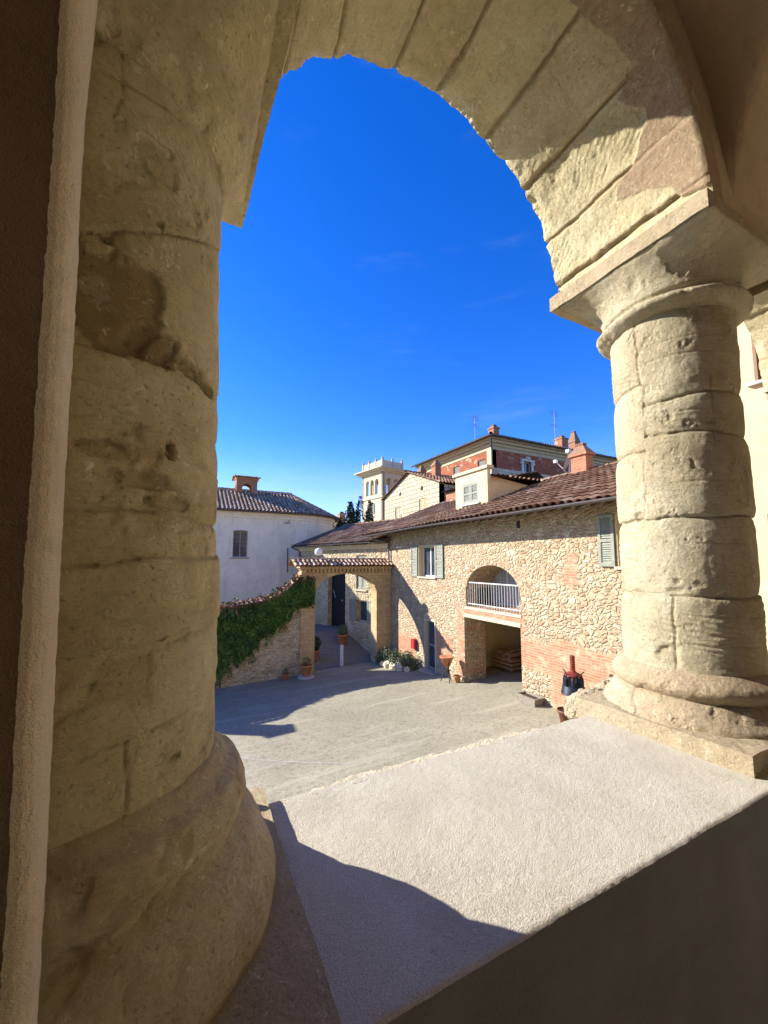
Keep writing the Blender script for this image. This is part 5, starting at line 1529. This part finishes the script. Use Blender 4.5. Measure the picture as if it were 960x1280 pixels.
# belvedere tower
tw = thing('belvedere_tower', 'cream belvedere tower with open arches and a balustrade crown, far behind', 'tower', (22.7, 45, 0))
ta = radians(-10)
TU = np.array((-sin(-ta), cos(ta), 0)); TU = np.array((sin(ta), cos(ta), 0)); TV = np.array((cos(ta), -sin(ta), 0))
TP = np.array((22.7, 45.0, 0.0)); TS = 4.7; TS2 = 3.5
def face(mb, P, U, N, L, z0, z1, ops):
    strip_wall(mb, P, U, N, L, z0, z1, ops, thick=0.35, du=1)
mb = MB()
def tops(L, n=3):
    w = L * 0.62 / (n + (n - 1) * 0.35); g = w * 0.35; s = (L - (n * w + (n - 1) * g)) / 2
    return [(s + k * (w + g), s + k * (w + g) + w, 8.9, arc_top(s + k * (w + g) + w / 2, w / 2 + 0.002, 10.6, w / 2)) for k in range(n)]
round_w = (TS / 2 - 0.85, TS / 2 + 0.85, (lambda u: 7.0 - 0.95 * sqrt(max(0, 1 - ((u - TS / 2) / 0.851) ** 2))), arc_top(TS / 2, 0.851, 7.0, 0.95), 0.25)
face(mb, TP, TU, -TV, TS, -4, 12.0, tops(TS) + [round_w])
face(mb, TP, TV, -TU, TS2, -4, 12.0, tops(TS2, 2))
face(mb, TP + TU * TS, TV, TU, TS2, -4, 12.0, tops(TS2, 2))
face(mb, TP + TV * TS2, TU, TV, TS, -4, 12.0, tops(TS))
build('wall', mb, 'tower_stone', tw)
mb = MB()
for e, z0, z1 in ((0.12, 8.35, 8.6), (0.3, 11.75, 11.95), (0.6, 11.951, 12.15), (0.85, 12.151, 12.3)):
    mb.obox(TP, TU, TV, Z, (-e, TS + e), (-e, TS2 + e), (z0, z1))
build('cornice', mb, 'tower_stone', tw)
mb = MB()
for a, b, c_, d in ((0, TS, 0, 0.2), (0, TS, TS2 - 0.2, TS2), (0, 0.2, 0.201, TS2 - .201), (TS - 0.2, TS, 0.201, TS2 - .201)):
    mb.obox(TP, TU, TV, Z, (a, b), (c_, d), (12.301, 13.35))
bl = build('balustrade', mb, 'tower_stone', tw)
fin = [(0, 0), (TS / 3, 0), (TS * 2 / 3, 0), (TS, 0), (0, TS2 / 2), (0, TS2), (TS / 2, TS2), (TS, TS2)]
for a, b in fin:
    q = TP + TU * min(max(a, 0.1), TS - .1) + TV * min(max(b, 0.1), TS2 - .1)
    mb = MB(); mb.box((q[0] - .14, q[1] - .14, 12.3), (q[0] + .14, q[1] + .14, 13.55)); mb.lathe((q[0], q[1], 13.55), [(0.09, 0), (0.15, 0.10), (0.14, 0.22), (0.06, 0.3), (0.07, 0.38), (0.02, 0.45)], 8)
    build('finial', mb, 'grey_stone', bl)
mb = MB(); mb.obox(TP + TV * 0.25, TU, Z, -TV, (TS / 2 - 0.85, TS / 2 + 0.85), (6.0, 8.0), (-0.02, 0)); build('round_window', mb, 'window_glass', tw)
mb = MB()
for k in range(3):
    mb.obox(TP + TV * 0.2, TU, Z, -TV, (TS / 2 - 0.5 + k * 0.5 - 0.07, TS / 2 - 0.5 + k * 0.5 + 0.07), (6.1, 7.9), (-0.05, 0.0))
build('tracery', mb, 'tower_stone', tw)
mb = MB(); mb.obox(TP, TU, TV, Z, (0.36, TS - .36), (0.36, TS2 - .36), (8.2, 8.34)); build('floor_slab', mb, 'tower_stone', tw)
# far roofs between chapel and wing
fh = thing('far_house', 'small distant house with brick chimney left of the cypresses', 'house', (14, 42, -2))
mb = MB(); mb.box((13.5, 42, -4), (18.2, 47, 3.9)); build('wall', mb, 'wall_stone', fh)
mb = MB(); tile_roof(mb, plane_map((13.2, 41.7, 3.9), X, (0, 2.9, 0.9)), 5.2, 3.0, 0.3, 0.5, 0.09, 91); build('roof', mb, 'roof_tile', fh)
chimney('chimney', fh, (16.4, 43.2), 4.0, 5.5, 0.7, 0.6, 'red_brick', 0.2)

# ================================================================== CYPRESSES
def cypress(label, c, z0, h, r, seed, n):
    t = thing('cypress_tree', label, 'tree', (c[0], c[1], z0), 'cypresses behind the wing')
    mb = MB(); mb.tube([(c[0], c[1], z0), (c[0] + .05, c[1], z0 + h * 0.5), (c[0], c[1], z0 + h * 0.93)], [0.16, 0.1, 0.02], 8); build('trunk', mb, 'trunk_bark', t)
    R = np.random.RandomState(seed)
    k = 70
    # upright plumes
    ph = R.uniform(0, 2 * pi, k); zb = R.uniform(0.02, 0.8, k) * h; ln = R.uniform(0.16, 0.34, k) * h
    P, tn = [], []
    m = n // k
    for i in range(k):
        s = R.uniform(0, 1, m)
        zz = zb[i] + ln[i] * s
        prof = r * np.clip(np.sin(np.clip(zz / h, 0, 1) ** 0.75 * pi * 0.97 + 0.03), 0, 1) ** 0.75
        rr = prof * R.uniform(0.55, 1.08) * (1 - 0.2 * s)
        sp = 0.17 * (1 - s * 0.8) * r
        P.append(np.stack([c[0] + rr * cos(ph[i]) + R.normal(size=m) * sp, c[1] + rr * sin(ph[i]) + R.normal(size=m) * sp, z0 + np.minimum(zz, h * 1.02)], -1))
        tn.append(np.clip(R.uniform(0.1, 0.7) + R.normal(size=m) * 0.15, 0, 1))
    mb = MB(); leaves(mb, np.concatenate(P), 0.11, np.concatenate(tn), seed + 1, (0, 0, 1), 0.2)
    build('crown', mb, 'cypress_leaf', t)
cypress('broad dark cypress, leftmost of the trees behind the wing roof', (13.1, 32.2), -3.5, 8.6, 1.0, 1, 4200)
cypress('tall pointed cypress in the middle of the trees behind the wing', (13.9, 32.0), -3.5, 9.1, 0.85, 2, 4200)
cypress('slim dark cypress closest to the belvedere tower', (14.9, 32.1), -3.5, 8.9, 0.75, 3, 3600)
cypress('low dark cypress at the far left of the trees', (12.2, 32.5), -3.5, 7.2, 0.9, 4, 3600)

# ================================================================== SMALL THINGS IN THE COURTYARD
def gp(x, y):
    return float(gz(x, y)) + 0.004
POT = [(0.15, 0), (0.17, 0.02), (0.225, 0.36), (0.26, 0.37), (0.265, 0.44), (0.245, 0.445), (0.235, 0.40), (0.0, 0.39)]
def pot(name, label, x, y, s, plant=None, zoff=0.0, seed=1, group=None, mat_='terracotta'):
    z = gp(x, y) + zoff
    t = thing(name, label, 'plant pot', (x, y, z), group)
    mb = MB(); mb.lathe((x, y, z), [(r * s, h * s) for r, h in POT], 28); build('pot', mb, mat_, t, smooth=True)
    if plant:
        R = np.random.RandomState(seed)
        kind, hgt, n, size = plant
        d = R.normal(size=(n, 3)); d /= np.linalg.norm(d, axis=1)[:, None]
        rr = R.uniform(0.35, 1, n) ** 0.5
        lump_ = 1 + 0.25 * fbm(d, 1.7, 3, seed)
        P = np.array((x, y, z + 0.42 * s + hgt * 0.45)) + d * (rr * lump_)[:, None] * np.array((hgt * 0.55, hgt * 0.55, hgt * 0.5))
        P[:, 2] = np.maximum(P[:, 2], z + 0.42 * s)
        mb = MB(); leaves(mb, P, size, np.clip(R.normal(0.5, 0.25, n), 0, 1), seed, (0, 0, 1), 0.2)
        for k in range(9):
            a = R.uniform(0, 2 * pi)
            mb.tube([(x, y, z + 0.38 * s), (x + 0.25 * hgt * cos(a), y + 0.25 * hgt * sin(a), z + 0.4 * s + hgt * 0.5)], [0.012, 0.005], 5, tone=0.1)
        build('plant', mb, kind, t)
    return t
g1 = 'terracotta pots around the gateway'
p1 = pot('terracotta_pot', 'orange terracotta pot with dry twigs on a stone base left of the gateway', 4.95, 17.15, 1.0, ('dry_leaf', 0.42, 260, 0.035), 0.10, 3, g1)
z = gp(4.95, 17.15); mb = MB(); mb.lathe((4.95, 17.15, z), [(0.36, -0.02), (0.37, 0.05), (0.34, 0.098), (0.0, 0.099)], 20); build('stone_base', mb, 'grey_stone', p1)
pot('terracotta_pot', 'shallow terracotta bowl with a low plant by the garden wall, left of the orange pot', 4.1, 17.35, 0.62, ('shrub_leaf', 0.25, 90, 0.04), 0.0, 4, g1)
pot('terracotta_pot', 'terracotta pot with round clipped bush inside the gateway by the wing wall', 7.95, 20.6, 1.15, ('shrub_leaf', 0.62, 900, 0.04), 0.02, 5, g1)
pot('terracotta_pot', 'dark leafy pot just inside the left pier of the gateway', 6.02, 19.6, 1.2, ('cypress_leaf', 0.75, 700, 0.06), 0.02, 6, g1)
bx, by = 7.08, 18.45; bz = gp(bx, by)
mb = MB(); mb.lathe((bx, by, bz), [(0.085, -0.05), (0.085, 0.93), (0.075, 0.97), (0.045, 0.995), (0.0, 1.0)], 18)
bo = build('bollard', mb, 'white_stone', base=(bx, by, bz), smooth=True); tag(bo, 'slim pale bollard standing in the middle of the gateway', 'bollard')
# low shrubs and white stones against the house beside the gateway
R = np.random.RandomState(8)
sh = ['round grey green shrub at the foot of the right gateway pier', 'middle grey green shrub in the bed along the house front', 'grey green shrub nearest the glazed house door']
for k, (x, y, r) in enumerate(((8.95, 17.3, 0.50), (8.98, 16.3, 0.48), (9.05, 15.5, 0.46))):
    z = gp(x, y)
    t = thing('low_shrub', sh[k], 'shrub', (x, y, z), 'low shrubs by the gateway')
    n = 1500
    d = R.normal(size=(n, 3)); d[:, 2] = np.abs(d[:, 2]); d /= np.linalg.norm(d, axis=1)[:, None]
    rr = R.uniform(0.3, 1, n) ** 0.5 * (1 + 0.3 * fbm(d + k * 5, 2.2, 3, 7))
    P = np.array((x, y, z + 0.02)) + d * rr[:, None] * np.array((r, r * 1.2, r * 1.5))
    mb = MB(); leaves(mb, P, 0.045, np.clip(R.normal(0.5, 0.25, n), 0, 1), k + 20, d, 0.4); build('foliage', mb, 'shrub_leaf', t)
    mb = MB()
    for q in range(6):
        a = q * 1.05; mb.tube([(x, y, z), (x + 0.6 * r * cos(a), y + 0.6 * r * sin(a), z + r * 0.9)], [0.02, 0.006], 5)
    build('stem', mb, 'trunk_bark', t)
st = ['rounded white stone edging the bed beside the gateway pier', 'white stone between the first and second shrub', 'pale stone in front of the middle shrub', 'white stone in front of the shrub nearest the door', 'small pale stone at the door end of the bed']
for k, (x, y, r) in enumerate(((8.55, 16.9, 0.13), (8.58, 16.45, 0.19), (8.6, 15.95, 0.16), (8.66, 15.5, 0.2), (8.8, 15.1, 0.13))):
    mb = MB(); z = gp(x, y); lump(mb, (x, y, z + r * 0.5), (r, r * 0.95, r * 1.0), 60 + k, 0.7, 40)
    o = build('edging_stone', mb, 'mortar', base=(x, y, z), smooth=True); tag(o, st[k], 'stone', 'stones edging the shrub bed')
# letter box
mb = MB(); mb.box((9.34, 15.36, -3.90), (9.498, 15.66, -3.52))
T = np.linspace(0, pi, 9)
mb.add([(9.34 + 0.158 * k, 15.36 + 0.15 - 0.15 * cos(t_), -3.52 + 0.06 * sin(t_)) for k in (0, 1) for t_ in T], [(q, q + 1, 9 + q + 1, 9 + q) for q in range(8)] + [tuple(range(9)), tuple(range(9, 18))])
lbx = thing('letter_box', 'small red letter box on the stone wall left of the glazed door', 'letter box', (9.5, 15.5, -3.9))
build('box', mb, 'mailbox_red', lbx)
mb = MB(); mb.box((9.325, 15.40, -3.62), (9.339, 15.62, -3.57)); mb.box((9.33, 15.385, -3.85), (9.339, 15.635, -3.66)); build('flap', mb, 'mailbox_red', lbx)
# flower stand
x, y = 9.0, 12.45; z = gp(x, y)
fs = thing('plant_stand', 'thin iron stand holding a terracotta bowl beside the garage opening', 'plant stand', (x, y, z))
for k in range(3):
    a = 2 * pi * k / 3 + 0.3
    mb = MB(); mb.tube([(x + 0.24 * cos(a), y + 0.24 * sin(a), z), (x + 0.10 * cos(a), y + 0.10 * sin(a), z + 0.45), (x + 0.2 * cos(a), y + 0.2 * sin(a), z + 0.78)], 0.018, 6); build('leg', mb, 'dark_iron', fs)
mb = MB(); mb.lathe((x, y, z + 0.58), [(0.0, 0.0), (0.12, 0.0), (0.24, 0.30), (0.27, 0.31), (0.27, 0.35), (0.24, 0.35), (0.0, 0.30)], 24); build('bowl', mb, 'terracotta', fs, smooth=True)
mb = MB(); mb.lathe((x, y, z + 0.40), [(0.13, 0), (0.145, 0.012), (0.13, 0.025)], 20); build('ring', mb, 'dark_iron', fs)
x, y = 9.25, 12.15; z = gp(x, y)
pot('terracotta_pot', 'small terracotta pot at the foot of the left garage pier', x, y, 0.55, None, 0, 9, g1)
# in the garage
z0 = float(gz(12, 11.5))
gl = thing('firewood_crate', 'wooden crate of firewood standing in the back of the garage', 'crate', (12.0, 12.4, z0))
mb = MB()
for k in range(5):
    mb.box((11.7, 11.9 + 0.2 * k, z0), (12.4, 12.07 + 0.2 * k, z0 + 0.03))
for zz_ in (0.05, 0.2, 0.35):
    mb.box((11.66, 11.85, z0 + zz_), (11.70, 12.95, z0 + zz_ + 0.11)); mb.box((12.4, 11.85, z0 + zz_), (12.44, 12.95, z0 + zz_ + 0.11)); mb.box((11.7, 11.85, z0 + zz_), (12.4, 11.89, z0 + zz_ + 0.11))
build('slats', mb, 'firewood', gl)
R_ = random.Random(3)
for k in range(14):
    mb = MB(); yy = 12.0 + 0.13 * (k % 7) + R_.uniform(-.03, .03); zz_ = z0 + 0.42 + 0.17 * (k // 7) + R_.uniform(-.03, .05)
    mb.tube([(11.66 + R_.uniform(0, .1), yy, zz_), (12.3 + R_.uniform(0, .1), yy + R_.uniform(-.1, .1), zz_ + R_.uniform(-.05, .08))], 0.08, 8); build('log', mb, 'firewood', gl)
tb = thing('workbench', 'dark wooden workbench with a tall back post inside the garage', 'table', (12.4, 11.2, z0))
mb = MB(); mb.box((12.0, 10.75, z0 + 0.98), (12.9, 11.75, z0 + 1.05)); build('table_top', mb, 'dark_wood', tb)
for xx in (12.05, 12.78):
    for yy in (10.8, 11.62):
        mb = MB(); mb.box((xx, yy, z0 - .05), (xx + 0.08, yy + 0.08, z0 + 0.979)); build('leg', mb, 'dark_wood', tb)
mb = MB(); mb.box((12.5, 10.8, z0 + 1.051), (12.62, 10.92, z0 + 2.2)); build('back_post', mb, 'dark_wood', tb)
# trough right of the garage, its dark colour standing in for shade
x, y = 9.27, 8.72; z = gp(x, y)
tr_ = thing('stone_trough', 'grey stone trough darkened for shade against the wall right of the garage', 'trough', (x, y, z))
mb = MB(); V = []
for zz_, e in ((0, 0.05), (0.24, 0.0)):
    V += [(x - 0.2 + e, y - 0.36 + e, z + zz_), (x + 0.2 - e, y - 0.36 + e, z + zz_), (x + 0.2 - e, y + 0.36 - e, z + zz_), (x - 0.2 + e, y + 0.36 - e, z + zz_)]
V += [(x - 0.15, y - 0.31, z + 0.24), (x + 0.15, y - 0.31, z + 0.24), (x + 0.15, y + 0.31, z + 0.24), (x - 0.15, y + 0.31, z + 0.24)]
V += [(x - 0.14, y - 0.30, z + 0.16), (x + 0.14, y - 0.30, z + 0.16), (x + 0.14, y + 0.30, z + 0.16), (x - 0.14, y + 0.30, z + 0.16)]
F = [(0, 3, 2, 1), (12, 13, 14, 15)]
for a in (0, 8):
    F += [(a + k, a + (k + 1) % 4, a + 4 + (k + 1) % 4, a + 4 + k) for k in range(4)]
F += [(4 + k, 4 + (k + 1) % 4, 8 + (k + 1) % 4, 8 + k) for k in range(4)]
mb.add(V, F); build('basin', mb, 'shaded_trough_stone', tr_)
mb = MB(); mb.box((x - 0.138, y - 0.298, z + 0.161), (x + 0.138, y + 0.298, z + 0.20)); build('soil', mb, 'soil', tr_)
pot('brown_tub', 'low brown glazed tub at the foot of the brick banded wall', 8.62, 6.95, 0.85, None, 0, 9, None, 'brown_glaze')
# iron press on a red screw post
x, y = 8.85, 6.9; z = gp(x, y)
pr = thing('iron_press', 'dark blue iron press head with upright cans on a rust red post by the wall', 'press', (x, y, z))
mb = MB(); mb.tube([(x, y, z), (x, y, z + 0.95)], 0.055, 12)
for k in range(10):
    mb.lathe((x, y, -2.92 + k * 0.055), [(0.052, 0), (0.066, 0.018), (0.066, 0.03), (0.052, 0.048)], 12)
mb.tube([(x, y, -3.2), (x, y, -2.36)], 0.052, 12)
build('screw_post', mb, 'rust_red', pr)
mb = MB(); mb.lathe((x, y, -3.30), [(0.29, 0), (0.295, 0.04), (0.28, 0.06), (0.255, 0.20), (0.23, 0.22), (0.0, 0.21)], 28); build('press_head', mb, 'blue_iron', pr, smooth=True)
mb = MB(); mb.lathe((x, y, -2.86), [(0.17, 0), (0.20, 0.02), (0.17, 0.06), (0.08, 0.10), (0.06, 0.14)], 20); build('collar', mb, 'rust_red', pr)
for k in range(7):
    a = 2 * pi * k / 7 + 0.2
    q = (x + 0.20 * cos(a), y + 0.20 * sin(a))
    mb = MB(); mb.lathe((q[0], q[1], -3.085), [(0.048, 0), (0.048, 0.13), (0.038, 0.18), (0.02, 0.21), (0.02, 0.25)], 10); build('can', mb, 'blue_iron', pr)
for k in range(5):
    a = 2 * pi * k / 5 + 0.5
    mb = MB(); mb.tube([(x + 0.15 * cos(a), y + 0.15 * sin(a), -2.85), (x + 0.26 * cos(a), y + 0.26 * sin(a), -2.74)], 0.014, 5); build('prong', mb, 'dark_iron', pr)
